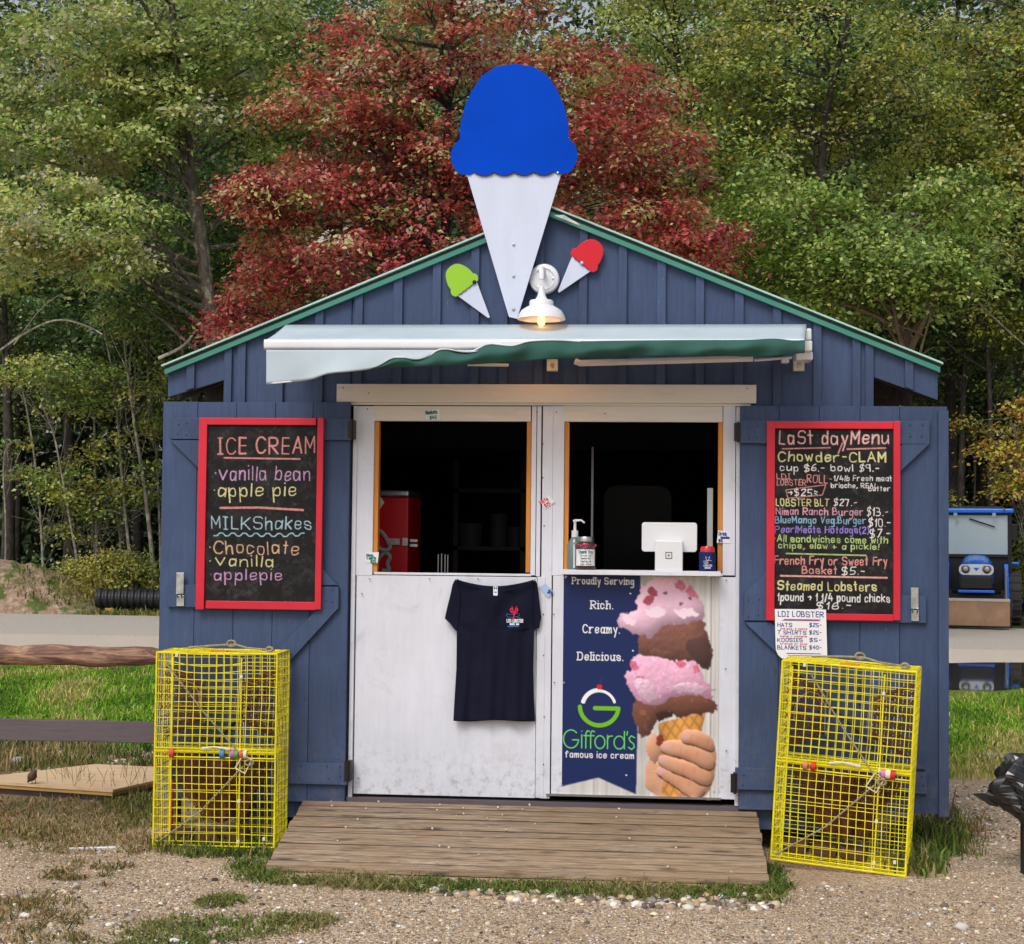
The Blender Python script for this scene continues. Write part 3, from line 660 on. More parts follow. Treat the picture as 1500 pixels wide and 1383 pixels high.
PK, PU, YE, BL_, OR_, WH = lin(236, 122, 112), lin(206, 130, 200), lin(226, 216, 110), lin(140, 196, 214), lin(232, 168, 104), lin(226, 222, 220)
PINK2, GRN, TEALC, SKYB = lin(226, 134, 178), lin(178, 212, 84), lin(120, 190, 200), lin(92, 178, 220)
def soft(c_): return tuple(x*.62+.30*(sum(c_)/3+.12) for x in c_)
PK, PU, YE, BL_, OR_ = map(soft, (PK, PU, YE, BL_, OR_)); PINK2, GRN, TEALC, SKYB = map(soft, (PINK2, GRN, TEALC, SKYB))
def draw_left(c, t):
    c.text('ICE CREAM', 319, 666, 458, 23.2, PK, 1.11, t, jit=.04, slope=-.01)
    c.stroke([[(328, 672), (437, 673)]], 1.5, PK, t)
    c.text('*vanilla bean', 315, 704, 452, 19.5, PU, 0.96, t)
    c.text('*apple pie', 314, 728, 432, 17.7, YE, 0.96, t, slope=-.02)
    c.stroke([[(324, 745), (380, 744), (443, 747)]], 2.0, PK, t)
    c.text('MILKShakes', 312, 775, 455, 17.7, BL_, 0.96, t)
    c.stroke([[(315+i*4.2, 783+(2.6 if i % 4 < 2 else -1.6)+(-1 if i > 26 else 0)) for i in range(32)]], 1.1, BL_, t)
    c.text('*Chocolate', 309, 811, 437, 17.7, OR_, 0.96, t)
    c.text('*vanilla', 311, 829, 401, 14.9, YE, 0.89, t)
    c.text('*applepie', 311, 849, 414, 14.9, PU, 0.89, t)
chalkboard((289, 612, 472, 893), (301, 622.5, 463, 881), 'red framed chalkboard on the left shutter listing ice cream and milkshakes', draw_left)
def draw_right(c, t):
    tt = np.clip(t+.15, 0, 1)
    c.text('LaSt dayMenu', 1142, 651, 1300, 18.6, PK, 1.26, t, jit=.07); c.text('LaSt dayMenu', 1142.6, 650.4, 1300.6, 18.6, WH, 0.37, t, jit=.07)
    c.stroke([[(1147, 659), (1216, 657)], [(1241, 659), (1296, 657)], [(1234, 650), (1228, 665)]], 1.1, PK, t)
    c.text('Chowder-CLAM', 1141, 677, 1296, 13.5, YE, 1.04, tt)
    c.text('cup $6.- bowl $9.-', 1144, 691, 1286, 9.3, WH, 0.70, tt)
    c.text('LDI', 1139, 703, 1158, 7.4, PK, 0.59, tt); c.text('LOBSTER', 1139, 712, 1181, 8.4, PK, 0.59, tt); c.text('ROLL-', 1183, 708, 1218, 11.2, PK, 0.74, tt)
    c.text('1/4lb Fresh meat', 1222, 705, 1305, 7.4, WH, 0.55, tt); c.text('brioche, REAL', 1218, 715, 1284, 6.5, WH, 0.52, tt); c.text('butter', 1272, 719, 1303, 6.5, WH, 0.52, tt)
    c.text('>$25=', 1156, 727, 1197, 9.3, WH, 0.70, tt)
    c.stroke([[(1152, 719), (1210, 711), (1205, 726), (1155, 731), (1152, 719)]], .8, PK, t)
    c.text('LOBSTER BLT', 1138, 742, 1214, 9.8, YE, 0.70, tt); c.text('$27.-', 1222, 741, 1254, 9.3, WH, 0.67, tt)
    c.text('Niman Ranch Burger', 1138, 755, 1264, 9.8, PINK2, 0.74, tt); c.text('$13.-', 1270, 755, 1299, 11.2, WH, 0.67, tt)
    c.text('BlueMango Veg.Burger', 1137, 767, 1268, 9.3, SKYB, 0.74, tt); c.text('$10.-', 1272, 771, 1303, 11.2, WH, 0.67, tt)
    c.text('PearlMeats Hotdogs(2)', 1137, 781, 1272, 9.3, lin(150, 130, 214), 0.70, tt); c.text('$7.-', 1274, 787, 1302, 11.2, WH, 0.67, tt)
    c.text('*All sandwiches come with', 1137, 794, 1299, 9.3, GRN, 0.70, tt, slope=.01)
    c.text('chips, slaw + a pickle!', 1142, 804, 1286, 7.9, GRN, 0.67, tt)
    c.stroke([[(1153, 811.5), (1268, 813)]], 1.3, GRN, t)
    c.text('French Fry or Sweet Fry', 1136, 827, 1298, 11.2, PK, 0.89, tt); c.text('Basket', 1176, 840, 1226, 10.2, PK, 0.81, tt); c.text('$5.-', 1234, 841, 1266, 10.2, WH, 0.67, tt)
    c.stroke([[(1145, 844), (1298, 845)]], 1.6, lin(232, 168, 160), t)
    c.text('Steamed Lobsters', 1141, 864, 1283, 12.1, YE, 0.96, tt)
    c.text('1pound > 1 1/4 pound chicks', 1141, 880, 1302, 10.7, WH, 0.74, tt)
    c.text('$16.-', 1197, 892, 1246, 9.8, WH, 0.74, tt, slope=-.05)
chalkboard((1123, 617, 1319, 909), (1135, 628, 1309, 899), 'red framed chalkboard on the right shutter with the last day menu', draw_right)

# small white price board leaning on the frame above the right trap
Yp = -.10
T = thing('price_board', 'small white rounded price board hanging below the last day menu', 'sign', (PX(1172, 968, Yp), Yp, PZ(1172, 968, Yp)))
pts = smooth_closed([(1135, 893), (1135, 892), (1210, 893), (1210, 893), (1212, 968), (1212, 968), (1148, 967), (1137, 957), (1136, 940)], 1)
MB().prism(pp([(x, y) for x, y in pts], Yp), Yp, Yp+.006).build('board', flat('white_card', lin(232, 232, 236), .4), T)
NV, RD = flat('navy_ink', lin(40, 50, 130)), flat('red_ink', lin(205, 60, 90))
def inkpx(txt, xa, yb, xb, hh, Y, mat, parent, r=.7, **k):
    x0, z0 = PX(xa, yb, Y), PZ(xa, yb, Y); x1 = PX(xb, yb, Y); s = (x1-x0)/(xb-xa)
    return ink(txt, x0, z0, x1, hh*s, Y, mat, parent, r=r*s, **k)
inkpx('LDI LOBSTER', 1140, 903, 1206, 7.5, Yp-.0006, NV, T, .6)
for y, a, b in ((918, 'HATS', '$25-'), (929, 'T SHIRTS', '$25-'), (940, 'KOOSIES', '$5-'), (951, 'BLANKETS', '$40-')):
    inkpx(a, 1139, y, 1139+len(a)*5.2, 5.2, Yp-.0006, NV, T, .5); inkpx(b, 1186, y, 1203, 5, Yp-.0006, NV, T, .5)
for y, a in ((923, 'one size, 4 colors'), (934, 'mens + womens'), (945, 'orange or blue')): inkpx(a, 1143, y-1, 1182, 2.4, Yp-.0006, RD, T, .32)
rect(1148, 907, 1202, 908.6, Yp-.0006, .0004).build('rule', RD, T); rect(1152, 957, 1202, 958.2, Yp-.0006, .0004).build('rule', NV, T); rect(1154, 960, 1200, 961, Yp-.0006, .0004).build('rule', RD, T)
rect(1145, 908.8, 1200, 909.6, Yp-.0006, .0004).build('rule', NV, T)

# ------------------------------------------------------------------ ice cream poster
def poster():
    kz = 1/3.952; Yq = -.0075
    c = Canvas(97, 55, 1003, 1325, .36, lin(196, 192, 188)); n = c.noise
    # grey wash planks
    stre = np.zeros((c.h, c.w)); r = np.random.default_rng(2); base = r.random(c.w)
    for k in (2, 5, 11): stre += np.interp(c.xx+6*n(60, k), np.arange(0, c.w, 1.7*k/2), r.random(len(np.arange(0, c.w, 1.7*k/2))))
    c.a = np.array(lin(206, 203, 200))*(.72+.18*stre[..., None]) * (.9+.2*n(40, 8)[..., None])
    for x in (283, 957): c.a[np.abs(c.X-x) < 4] *= .55
    navy = np.array(lin(16, 36, 88))
    c.poly([(105, 50), (548, 50), (531, 1316), (310, 1225), (88, 1283), (90, 50)], navy, 0)
    def blur(a, k):
        ker = np.ones(k)/k
        for _ in range(2):
            a = np.apply_along_axis(lambda v: np.convolve(np.pad(v, k//2, mode='edge'), ker, 'valid')[:len(v)], 0, a)
            a = np.apply_along_axis(lambda v: np.convolve(np.pad(v, k//2, mode='edge'), ker, 'valid')[:len(v)], 1, a)
        return a
    def blob(pts, col, k=23, relief=7.0, nz=.4, seed=1, lo=.45, hi=1.25, it=2, wp=11.0):
        """one scoop as the print shows it: its pictured form is part of the printed photograph"""
        m_ = c.poly(pts, None, it, warp=wp, seed=seed+100); h = blur(m_.astype(float), k)**.5*relief*2+nz*.62*(n(9, seed)*4+n(3.6, seed+1)*1.6+n(1.7, seed+2)*.8)
        gy, gx = np.gradient(h); bl = blur(m_.astype(float), 41); ly, lx_ = np.gradient(bl); sh = np.clip((.80+gy*.5+gx*.25)*(1+ly*14+lx_*9)*(.62+.55*bl), lo*.8, hi)
        cc = np.array(col)*sh[..., None]; c.a[m_] = cc[m_]; return m_
    pink, pink2, br, br2 = lin(240, 196, 218), lin(236, 178, 206), lin(128, 84, 72), lin(122, 76, 60)
    def spots(m_, col, xy, r_):
        for x, y in xy:
            q = ((c.X-x)**2+(c.Y-y)**2) < (r_*(.6+.8*n(4, int(x)))) ** 2; q &= m_; c.a[q] = np.array(col)*(.7+.6*n(2, 3)[q][:, None])
    # waffle cone
    mk = c.poly([(655, 905), (930, 830), (905, 950), (850, 1110), (795, 1325), (690, 1325), (660, 1000)], None, 0)
    u, v = (c.X*.9+c.Y*.5), (c.X*.75-c.Y*.6); gr = np.minimum(np.abs((u/46) % 1-.5), np.abs((v/46) % 1-.5))*2
    cc = np.array(lin(214, 150, 74))*(.62+.5*np.clip(gr*2.4, 0, 1)[..., None])*(1.15-.5*np.abs((c.X-790)/150)[..., None]); c.a[mk] = cc[mk]
    # lower chocolate, pink, chocolate, pink
    m4 = blob([(520, 760), (600, 740), (680, 730), (720, 725), (860, 725), (960, 750), (997, 795), (978, 843), (930, 836), (905, 852), (830, 850), (790, 884), (745, 862), (700, 828), (655, 870), (625, 930), (600, 978), (566, 992), (545, 972), (512, 885), (506, 828)], br2, 19, 6, .5, 11)
    blob([(640, 850), (700, 826), (745, 850), (730, 880), (690, 880), (655, 905)], lin(70, 40, 34), 9, 2, .2, 14)
    m3 = blob([(500, 560), (510, 522), (560, 518), (640, 512), (740, 540), (850, 530), (900, 580), (922, 650), (952, 680), (978, 745), (948, 765), (905, 742), (800, 738), (722, 748), (682, 795), (600, 808), (525, 772), (483, 722), (490, 692), (460, 652), (470, 622), (495, 612)], pink2, 23, 7, .55, 21)
    spots(m3, lin(214, 110, 136), [(512, 575), (785, 560), (548, 660), (880, 590)], 26)
    m2 = blob([(545, 395), (590, 330), (640, 320), (760, 335), (860, 305), (915, 290), (928, 380), (962, 470), (970, 548), (932, 602), (890, 570), (840, 535), (740, 546), (640, 515), (560, 522), (526, 470), (538, 420)], br, 23, 7, .9, 31)
    blob([(820, 420), (930, 400), (962, 480), (966, 548), (930, 598), (850, 520), (810, 470)], lin(92, 62, 58), 15, 5, .15, 33)
    blob([(590, 500), (640, 470), (700, 480), (745, 500), (730, 540), (640, 530)], lin(140, 92, 80), 9, 4, .9, 35)
    m1 = blob([(522, 205), (545, 130), (600, 85), (690, 60), (780, 68), (850, 108), (890, 170), (918, 250), (925, 300), (880, 296), (842, 330), (770, 340), (700, 326), (655, 360), (628, 408), (592, 424), (572, 388), (520, 404), (480, 375), (430, 352), (411, 315), (428, 280), (470, 280), (505, 262), (530, 240)], pink, 27, 8, .3, 41, it=2)
    spots(m1, lin(176, 78, 100), [(600, 195), (610, 140), (622, 160), (590, 205)], 22); spots(m1, lin(206, 120, 146), [(780, 110), (840, 140), (865, 150)], 30); spots(m1, lin(140, 80, 96), [(783, 215), (690, 155), (835, 180)], 11)
    for pts in ([(440, 290), (470, 285), (520, 300), (540, 330), (500, 345), (450, 330)], [(560, 250), (640, 230), (700, 250), (690, 290), (600, 300)], [(720, 250), (830, 240), (890, 260), (880, 280), (780, 300)]): blob(pts, lin(255, 226, 240), 13, 2, .2, 44, lo=1.15, hi=1.2)
    for pts in ([(510, 660), (560, 640), (640, 690), (650, 760), (590, 790), (530, 740)], [(700, 690), (860, 660), (940, 690), (930, 725), (760, 725)]): blob(pts, lin(246, 204, 226), 9, 5, 1.3, 45, lo=.7)
    spec_ = (n(5, 71) > .80) & m3; c.a[spec_] = np.minimum(1, c.a[spec_]*1.22); spec_ = (n(6, 72) > .82) & m4; c.a[spec_] *= 1.5
    # the printed hand
    skin = lin(238, 178, 142)
    blob([(580, 1120), (640, 1120), (700, 1180), (800, 1250), (880, 1325), (585, 1325)], sc3(skin, .88), 15, 5, .3, 51, it=1, wp=3)
    for q in range(6): c.stroke([smooth_open([(590+q*6, 1180+q*18), (630, 1196+q*16), (668, 1190+q*20)])], 1.6, lin(160, 96, 72), np.clip(n(5, 8)*.9, 0, 1))
    mk2 = c.poly([(690, 1210), (750, 1240), (782, 1290), (775, 1325), (672, 1325)], None, 1); c.a[mk2] = cc[mk2]*1.05
    blob([(576, 1040), (590, 985), (640, 968), (690, 985), (700, 1040), (668, 1100), (640, 1150), (600, 1120)], sc3(skin, .97), 15, 5, .1, 52)
    blob([(640, 985), (672, 965), (690, 990), (680, 1030), (655, 1035)], lin(168, 66, 40), 7, 2, .1, 53)
    blob([(880, 960), (960, 985), (992, 1060), (988, 1150), (975, 1240), (930, 1320), (860, 1335), (800, 1330), (850, 1200), (870, 1060)], sc3(skin, .80), 21, 4, .12, 57, wp=3)
    for pts, nail in (([(640, 1172), (662, 1150), (720, 1158), (790, 1182), (850, 1200), (925, 1262), (925, 1300), (880, 1330), (820, 1312), (750, 1262), (690, 1222), (650, 1198)], (670, 1180)),
                      ([(652, 1112), (672, 1086), (730, 1088), (800, 1108), (868, 1118), (950, 1172), (972, 1210), (955, 1256), (900, 1250), (830, 1212), (760, 1190), (695, 1158), (660, 1138)], (688, 1113)),
                      ([(666, 1048), (684, 1008), (730, 992), (800, 1002), (868, 1012), (950, 1062), (984, 1104), (975, 1158), (930, 1166), (860, 1122), (790, 1100), (720, 1082), (680, 1072)], (702, 1036)),
                      ([(778, 988), (792, 950), (832, 934), (880, 938), (935, 958), (978, 1000), (984, 1046), (955, 1062), (900, 1036), (850, 1018), (800, 1014)], (812, 975))):
        blob([(x+2, y+9) for x, y in pts], lin(120, 62, 44), 9, 2, .1, 61, lo=.5, wp=2); mf = blob(pts, skin, 11, 7, .10, int(60+nail[1]), lo=.42, hi=1.3, wp=3.5)
        mid = np.mean(pts, 0)
        for q in (-30, 2, 60, 68): c.stroke([[(mid[0]+q, mid[1]-22+q*.2), (mid[0]+q-6, mid[1]+22+q*.2)]], 1.3, lin(150, 88, 66), np.clip(n(4, 7)*.9, 0, 1)*mf)
        blush = np.exp(-(((c.X-mid[0]-20)/60)**2+((c.Y-mid[1]-6)/24)**2))*mf; c.a *= 1-blush[..., None]*np.array([.02, .16, .20])
        e = ((c.X-nail[0])/27)**2+((c.Y-nail[1])/21)**2 < 1; c.a[e] = np.array(lin(234, 178, 168))*(.88+.15*((nail[1]-c.Y[e])/21)[:, None])
    for ch_ in range(3): c.a[..., ch_] = blur(c.a[..., ch_], 3)*.75+c.a[..., ch_]*.25
    # lettering and the swirl emblem
    WHT = lin(240, 240, 240)
    for tx, xa, yb, xb, hh in (('Proudly Serving', 150, 107, 508, 36), ('Rich.', 260, 250, 388, 44), ('Creamy.', 214, 390, 428, 46), ('Delicious.', 186, 548, 450, 44)):
        c.text(tx, xa, yb, xb, hh, WHT, 2.9, serif=True, jit=0)
    arc = lambda r_, a0, a1: [(312+r_*math.cos(math.radians(a)), 815-r_*.97*math.sin(math.radians(a))) for a in np.linspace(a0, a1, 30)]
    c.stroke([arc(93, 18, 165)], 8, WHT); c.stroke([arc(100, 100, 165)], 9, WHT)
    gl = lin(110, 186, 22)
    c.stroke([arc(112, -178, -6)], 12, gl); c.stroke([[(288, 825), (424, 825)]], 12, gl)
    c.poly([(296, 690), (327, 688), (329, 716), (298, 718)], lin(214, 30, 40), 1); c.stroke([[(314, 690), (322, 655)]], 2, lin(110, 20, 30))
    lt = lin(110, 214, 92)
    Wd = lambda pts: [pts]
    S = [[(178+78*.94*math.cos(math.radians(a))-2, 1005-52*math.sin(math.radians(a))) for a in np.linspace(40, 350, 26)]+[(178, 1014), (140, 1014)][:1]]
    G1 = [(150+44*math.cos(math.radians(a)), 1005-52*math.sin(math.radians(a))) for a in np.linspace(45, 355, 26)]+[(158, 1010)]
    L = [G1, [(212, 980), (212, 1056)], [(212, 958), (212, 958)], [(258, 960), (244, 956), (236, 972), (236, 1056)], [(224, 984), (256, 984)], [(286, 960), (272, 956), (264, 972), (264, 1056)], [(252, 984), (284, 984)]]
    L.append([(318+29*math.cos(a), 1020-37*math.sin(a)) for a in np.linspace(0, 6.29, 24)])
    L += [[(362, 980), (362, 1056)], [(362, 1005), (370, 986), (390, 983)], [(460, 956), (460, 1056)]]
    L.append([(430+30*math.cos(a), 1020-37*math.sin(a)) for a in np.linspace(0, 6.29, 24)])
    L += [[(478, 956), (474, 976)], [(518, 990), (500, 980), (486, 994), (494, 1012), (512, 1024), (518, 1044), (502, 1058), (484, 1046)]]
    c.stroke([[(x, y) for x, y in l] for l in L], 3.0, lt)
    c.text('famous ice cream', 118, 1110, 514, 34, WHT, 2.3, jit=0)
    for x, y in ((488, 160), (505, 490), (472, 1206), (112, 66)): c.stroke([[(x, y), (x+1, y)]], 4, WHT)
    X0, X1 = PX(824.3, 1000, Yq), PX(1052.6, 1000, Yq); Z1, Z0 = PZ(938, 843.5, Yq), PZ(938, 1166, Yq)
    T = thing('ice_cream_poster', 'tall poster of a hand holding a four scoop ice cream cone beside a navy ribbon', 'poster', ((X0+X1)/2, Yq, Z0))
    MB().box(X0, X1, Yq+.0008, Yq+.0032, Z0, Z1).build('backing_sheet', M['white'], T)
    c.build('print', M['print'], T, X0, X1, Z1, Z0, Yq)
    sc = MB()
    for x, y in ((828, 846), (1048, 850), (826, 1000), (1047, 1010), (823, 1150), (1046, 1160)): sc.lathe([(0, -.002), (.004, -.002), (.005, .002)], W(x, y, Yq), 'y', 8)
    sc.build('screws', M['zinc'], T)
poster()

# ------------------------------------------------------------------ little handwritten notes
CARD = flat('white_note_paper', lin(226, 228, 232), .7); GI = flat('green_ink', lin(30, 120, 100))
def note(label, pts, Y, lines, ink_, mat=CARD):
    xs = [p[0] for p in pts]; ys = [p[1] for p in pts]
    T = thing('paper_note', label, 'note', (PX(sum(xs)/4, max(ys), Y), Y, PZ(sum(xs)/4, max(ys), Y)), 'handwritten price notes pinned on the doors')
    MB().prism(pp(pts, Y), Y, Y+.001).build('paper', mat, T)
    for tx, xa, yb, xb, hh, rot in lines:
        x0, z0 = PX(xa, yb, Y-.0006), PZ(xa, yb, Y-.0006); ink(tx, x0, z0, x0+(xb-xa)*.85/308, hh*.85/308, Y-.0006, ink_, T, r=.55/308, rot=rot)
note('white note reading blankets 40 dollars above the left window', [(623, 600), (644, 599), (645, 615), (623, 615)], -.009, [('Blankets', 624, 607, 643, 5.5, .1), ('$40', 630, 614, 641, 5, .1)], GI)
note('white note reading mens shirts at the lower left window corner', [(536, 809), (555, 809), (553, 825), (534, 824)], -.009, [('Mens', 537, 815, 548, 4, 0), ('T shirts', 537, 820, 553, 4, .1), ('$25', 543, 824, 552, 4, 0)], GI)
note('tilted white note with red writing reading hats 25 on the middle post', [(791, 735), (804, 725), (813, 735), (799, 746)], -.0145, [('Hats', 792, 739, 807, 6, .55), ('$25', 799, 743, 809, 5, .55)], RD)
note('white note reading drink koozies 5 dollars at the right window', [(1052, 777), (1071, 779), (1070, 796), (1050, 795)], -.009, [('Drink', 1053, 784, 1066, 5, -.05), ('koozies', 1056, 789, 1070, 4, 0), ('$5', 1053, 794, 1059, 4, 0)], NV)
BLN = flat('pale_blue_note_paper', lin(168, 190, 226), .7)
note('folded pale blue note below the hats note on the middle post', [(789, 861), (799, 855), (811, 867), (803, 876)], -.0155, [('$24', 802, 868, 810, 5, -.5)], NV, BLN)

# ------------------------------------------------------------------ t-shirt
def tshirt():
    Yt = -.035
    tl, tr = W(668, 848, Yt), W(783, 850, Yt)
    T = thing('t_shirt', 'navy t-shirt with a small lobster emblem pinned to the left door', 't-shirt', (PX(723, 1057, Yt), Yt, PZ(723, 1057, Yt)))
    # rows of (y, left, right); sleeves are part of the outline
    prof = [(848, 667, 669), (850, 664, 790)]
    L = [(848, 667), (856, 663), (870, 660), (890, 655), (906, 651.5), (913, 659), (922, 666), (923.5, 669), (940, 669), (980, 668.5), (1020, 666), (1056, 664)]
    Rr = [(849, 784), (856, 787), (870, 789), (890, 791), (905, 793), (912, 791), (921, 790), (922.5, 782), (940, 782), (980, 781), (1020, 782), (1056, 784)]
    nU, nV = 60, 90; V = []
    for j in range(nV+1):
        t_ = j/nV; y = 848+(1056-848)*t_
        xl = np.interp(y, [p[0] for p in L], [p[1] for p in L]); xr = np.interp(y, [p[0] for p in Rr], [p[1] for p in Rr])
        for i in range(nU+1):
            u = i/nU; x = xl+(xr-xl)*u; yy = y
            xi = (x-669)/114
            neck = 10.5*math.sin(math.pi*min(max(xi, 0), 1))**.8
            yy += neck*(1-t_)**3 if t_ < .3 else neck*(1-t_)**3
            if j == nV: yy += 1.0*math.sin(u*9)
            f = .007*math.sin(u*17+t_*2+1.5*math.sin(t_*5))*(.2+t_)+.004*math.sin(u*39+t_*4)*t_+.004*math.sin(u*8-t_*11)+.014*math.sin(math.pi*u)*(1-t_)**2*math.sin(t_*14+2*abs(u-.5)*6)
            depth = Yt-.012*math.sin(math.pi*u)-f
            V.append(tuple(W(x, yy, depth)))
    k = nU+1; Fc = [(j*k+i, j*k+i+1, (j+1)*k+i+1, (j+1)*k+i) for j in range(nV) for i in range(nU)]
    me = np_mesh('fabric', V, Fc, True); me.materials.append(M['shirt']); o = put(bpy.data.objects.new('fabric', me), T)
    md = o.modifiers.new('thickness', 'SOLIDIFY'); md.thickness = .003; md.offset = 1
    # sleeve seams, neckline band, inside of sleeve
    ln = lambda pts, dy=0: [tuple(W(x, y, Yt-.018+dy)) for x, y in pts]
    MB().tube(ln(smooth_open([(668, 851), (690, 858), (722, 869), (755, 863), (784, 851)])), .003, 6).build('neckband', M['shirt'], T)
    MB().tube(ln([(671, 852), (674, 880), (671, 905), (669, 923)], .008), .0018, 5).tube(ln([(781, 853), (779, 880), (780, 905), (782, 922)], .008), .0018, 5).build('seam', M['shirt'], T)
    rect(722.5, 859, 729, 872.5, Yt-.0245, .001).build('neck_tag', CARD, T)
    inkpx('M', 724, 863, 727.5, 2.6, Yt-.0252, M['shirt'], T, .4); rect(723.8, 867, 727.8, 868, Yt-.0252, .0004).build('tag_print', M['shirt'], T)
    Ye = -.0575; rm = flat('red_print', lin(214, 40, 70)); bm_ = flat('blue_print', lin(50, 100, 170)); wm = flat('white_print', lin(226, 226, 232))
    def rib(pts, mat, r, nm='emblem'):
        mb = MB(); P = smooth_open(pts, 2)
        mb.tube([tuple(W(x, y, Ye)) for x, y in P], r/308, 4); return mb.build(nm, mat, T)
    rib([(750, 898), (747, 893), (750, 890), (752, 897), (753, 902)], rm, 1.2); rib([(756, 898), (759, 893), (756, 890), (754, 897), (753, 904), (751, 908)], rm, 1.2)
    rib([(752, 892), (751, 889), (749, 888)], rm, .4); rib([(755, 892), (756, 889), (758, 888)], rm, .4)
    rib([(742, 899), (748, 901), (761, 898), (761, 903), (743, 905), (742, 899)], bm_, .5); rib([(752, 903), (763, 905)], bm_, .5)
    inkpx('LDI LOBSTER', 742.5, 911.5, 766, 4.4, Ye, wm, T, .45, jit=0); inkpx('SHACK & BAR', 747, 915.3, 760, 2, Ye, wm, T, .4, jit=0); inkpx('southwest harbor', 743.5, 918.3, 760, 1.8, Ye, bm_, T, .3, jit=0)
    for x, y in ((668, 849), (782.5, 850)): MB().lathe([(0, -.004), (.004, -.003), (.0045, .004)], W(x, y, Yt-.012), 'y', 8).build('pin', M['zinc'], T)
tshirt()

# ------------------------------------------------------------------ things on the sill and inside
ZS = PZ(940, 836.5, -.05); Yt = -.04
def sx(px, Y=Yt): return PX(px, 800, Y)
def sz(py, Y=Yt): return PZ(940, py, Y)
T = thing('payment_terminal', 'white tablet payment terminal with a square emblem on its stand', 'payment terminal', (sx(980), Yt, ZS))
def rrect(x0, x1, z0, z1, r, n=5):
    P = []
    for cx, cz, a0 in ((x1-r, z1-r, 0), (x0+r, z1-r, 90), (x0+r, z0+r, 180), (x1-r, z0+r, 270)):
        for i in range(n+1): a = math.radians(a0+90*i/n); P.append((cx+r*math.cos(a), cz+r*math.sin(a)))
    return P
WP = flat('glossy_white_plastic', lin(222, 224, 228), .3, .5)
MB().prism(rrect(sx(940), sx(1021), sz(808), sz(765), .014), Yt-.005, Yt+.006).build('tablet', WP, T, bevel=.003)
MB().prism([(sx(959.5), ZS), (sx(1000), ZS), (sx(1000), sz(791)), (sx(959.5), sz(791))], Yt-.05, Yt-.006).build('stand', WP, T, bevel=.006)
gy = flat('grey_emblem', lin(96, 98, 104)); xm, zm = sx(979.5), sz(813)
e = MB(); r1 = .0155
for a, b, c_, d in ((-r1, r1, r1-.0035, r1), (-r1, r1, -r1, -r1+.0035), (-r1, -r1+.0035, -r1+.0036, r1-.0036), (r1-.0035, r1, -r1+.0036, r1-.0036)): e.box(xm+a, xm+b, Yt-.0515, Yt-.0501, zm+c_, zm+d)
e.box(xm-.004, xm+.004, Yt-.0515, Yt-.0501, zm-.004, zm+.004); e.build('emblem', gy, T)
# can in a cooler sleeve
cx, cyy = sx(1036), -.055
T = thing('drink_can', 'red drink can in a navy foam sleeve at the right end of the sill', 'can', (cx, cyy, ZS))
MB().lathe([(.0, 0), (.038, 0), (.0385, .004), (.0385, .09), (.036, .092)], (cx, cyy, ZS+.0005), n=28).build('foam_sleeve', flat('navy_foam', lin(22, 38, 92), .8), T, True)
MB().lathe([(.033, .088), (.033, .108), (.028, .118), (.026, .1185), (.024, .114), (0, .114)], (cx, cyy, ZS), n=28).build('can_body', flat('red_can', lin(196, 20, 40), .25, .6), T, True)
yk = cyy-.0388; kk = lambda dx: cx+dx
wm = flat('white_sleeve_print', lin(216, 220, 230))
ink('LDI', cx-.016, ZS+.038, cx+.002, .009, yk-.0006, wm, T, r=.0008); ink('LOBSTER', cx-.018, ZS+.026, cx+.020, .0075, yk-.0006, wm, T, r=.0007); ink('SHACK', cx-.012, ZS+.016, cx+.014, .006, yk-.0006, wm, T, r=.0009)
e = MB()
for s in (-1, 1): e.tube([(cx+s*.001, yk-.001, ZS+.052), (cx+s*.008, yk-.001, ZS+.062), (cx+s*.009, yk-.001, ZS+.072), (cx+s*.003, yk-.001, ZS+.066)], .0012, 4)
e.tube([(cx-.02, yk-.001, ZS+.05), (cx+.018, yk-.001, ZS+.053)], .001, 4); e.build('emblem', wm, T)
# tip jar
jx, jy = sx(858, -.05), -.05
T = thing('tip_jar', 'dark tip jar with a handwritten thank you label', 'jar', (jx, jy, ZS))
MB().lathe([(0, 0), (.046, 0), (.048, .006), (.048, .115), (.042, .128), (.038, .132)], (jx, jy, ZS+.0005), n=28).build('glass', M['glassjar'], T, True)
MB().lathe([(0, .157), (.037, .157), (.039, .154), (.039, .134), (.036, .132)], (jx, jy, ZS), n=28).build('lid', M['chrome'], T, True)
lb = MB(); n = 12; b0 = 0
for i in range(n+1):
    a = math.radians(-90-62+124*i/n); lb.v += [(jx+.0488*math.cos(a), jy+.0488*math.sin(a), ZS+.022), (jx+.0488*math.cos(a), jy+.0488*math.sin(a), ZS+.098)]
lb.f = [[2*i, 2*i+2, 2*i+3, 2*i+1] for i in range(n)]; lb.build('paper_label', CARD, T, True)
ink('Thank You', jx-.032, ZS+.08, jx+.036, .013, jy-.0495, GI, T, r=.0013)
for i, tx in enumerate(('from all', 'thanks for', 'tipping us', 'your crew')): ink(tx, jx-.022, ZS+.066-i*.013, jx+.026, .006, jy-.0495, flat('black_ink', (.05, .05, .07)), T, r=.0007)
e = MB()
for i in range(26):
    a = random.uniform(3.3, 6.1); e.ico((jx+.047*math.cos(a), jy+.047*math.sin(a), ZS+random.uniform(.103, .122)), random.uniform(.004, .008), .2)
e.build('wrapped_sweets', flat('pink_sweets', lin(170, 60, 90)), T)
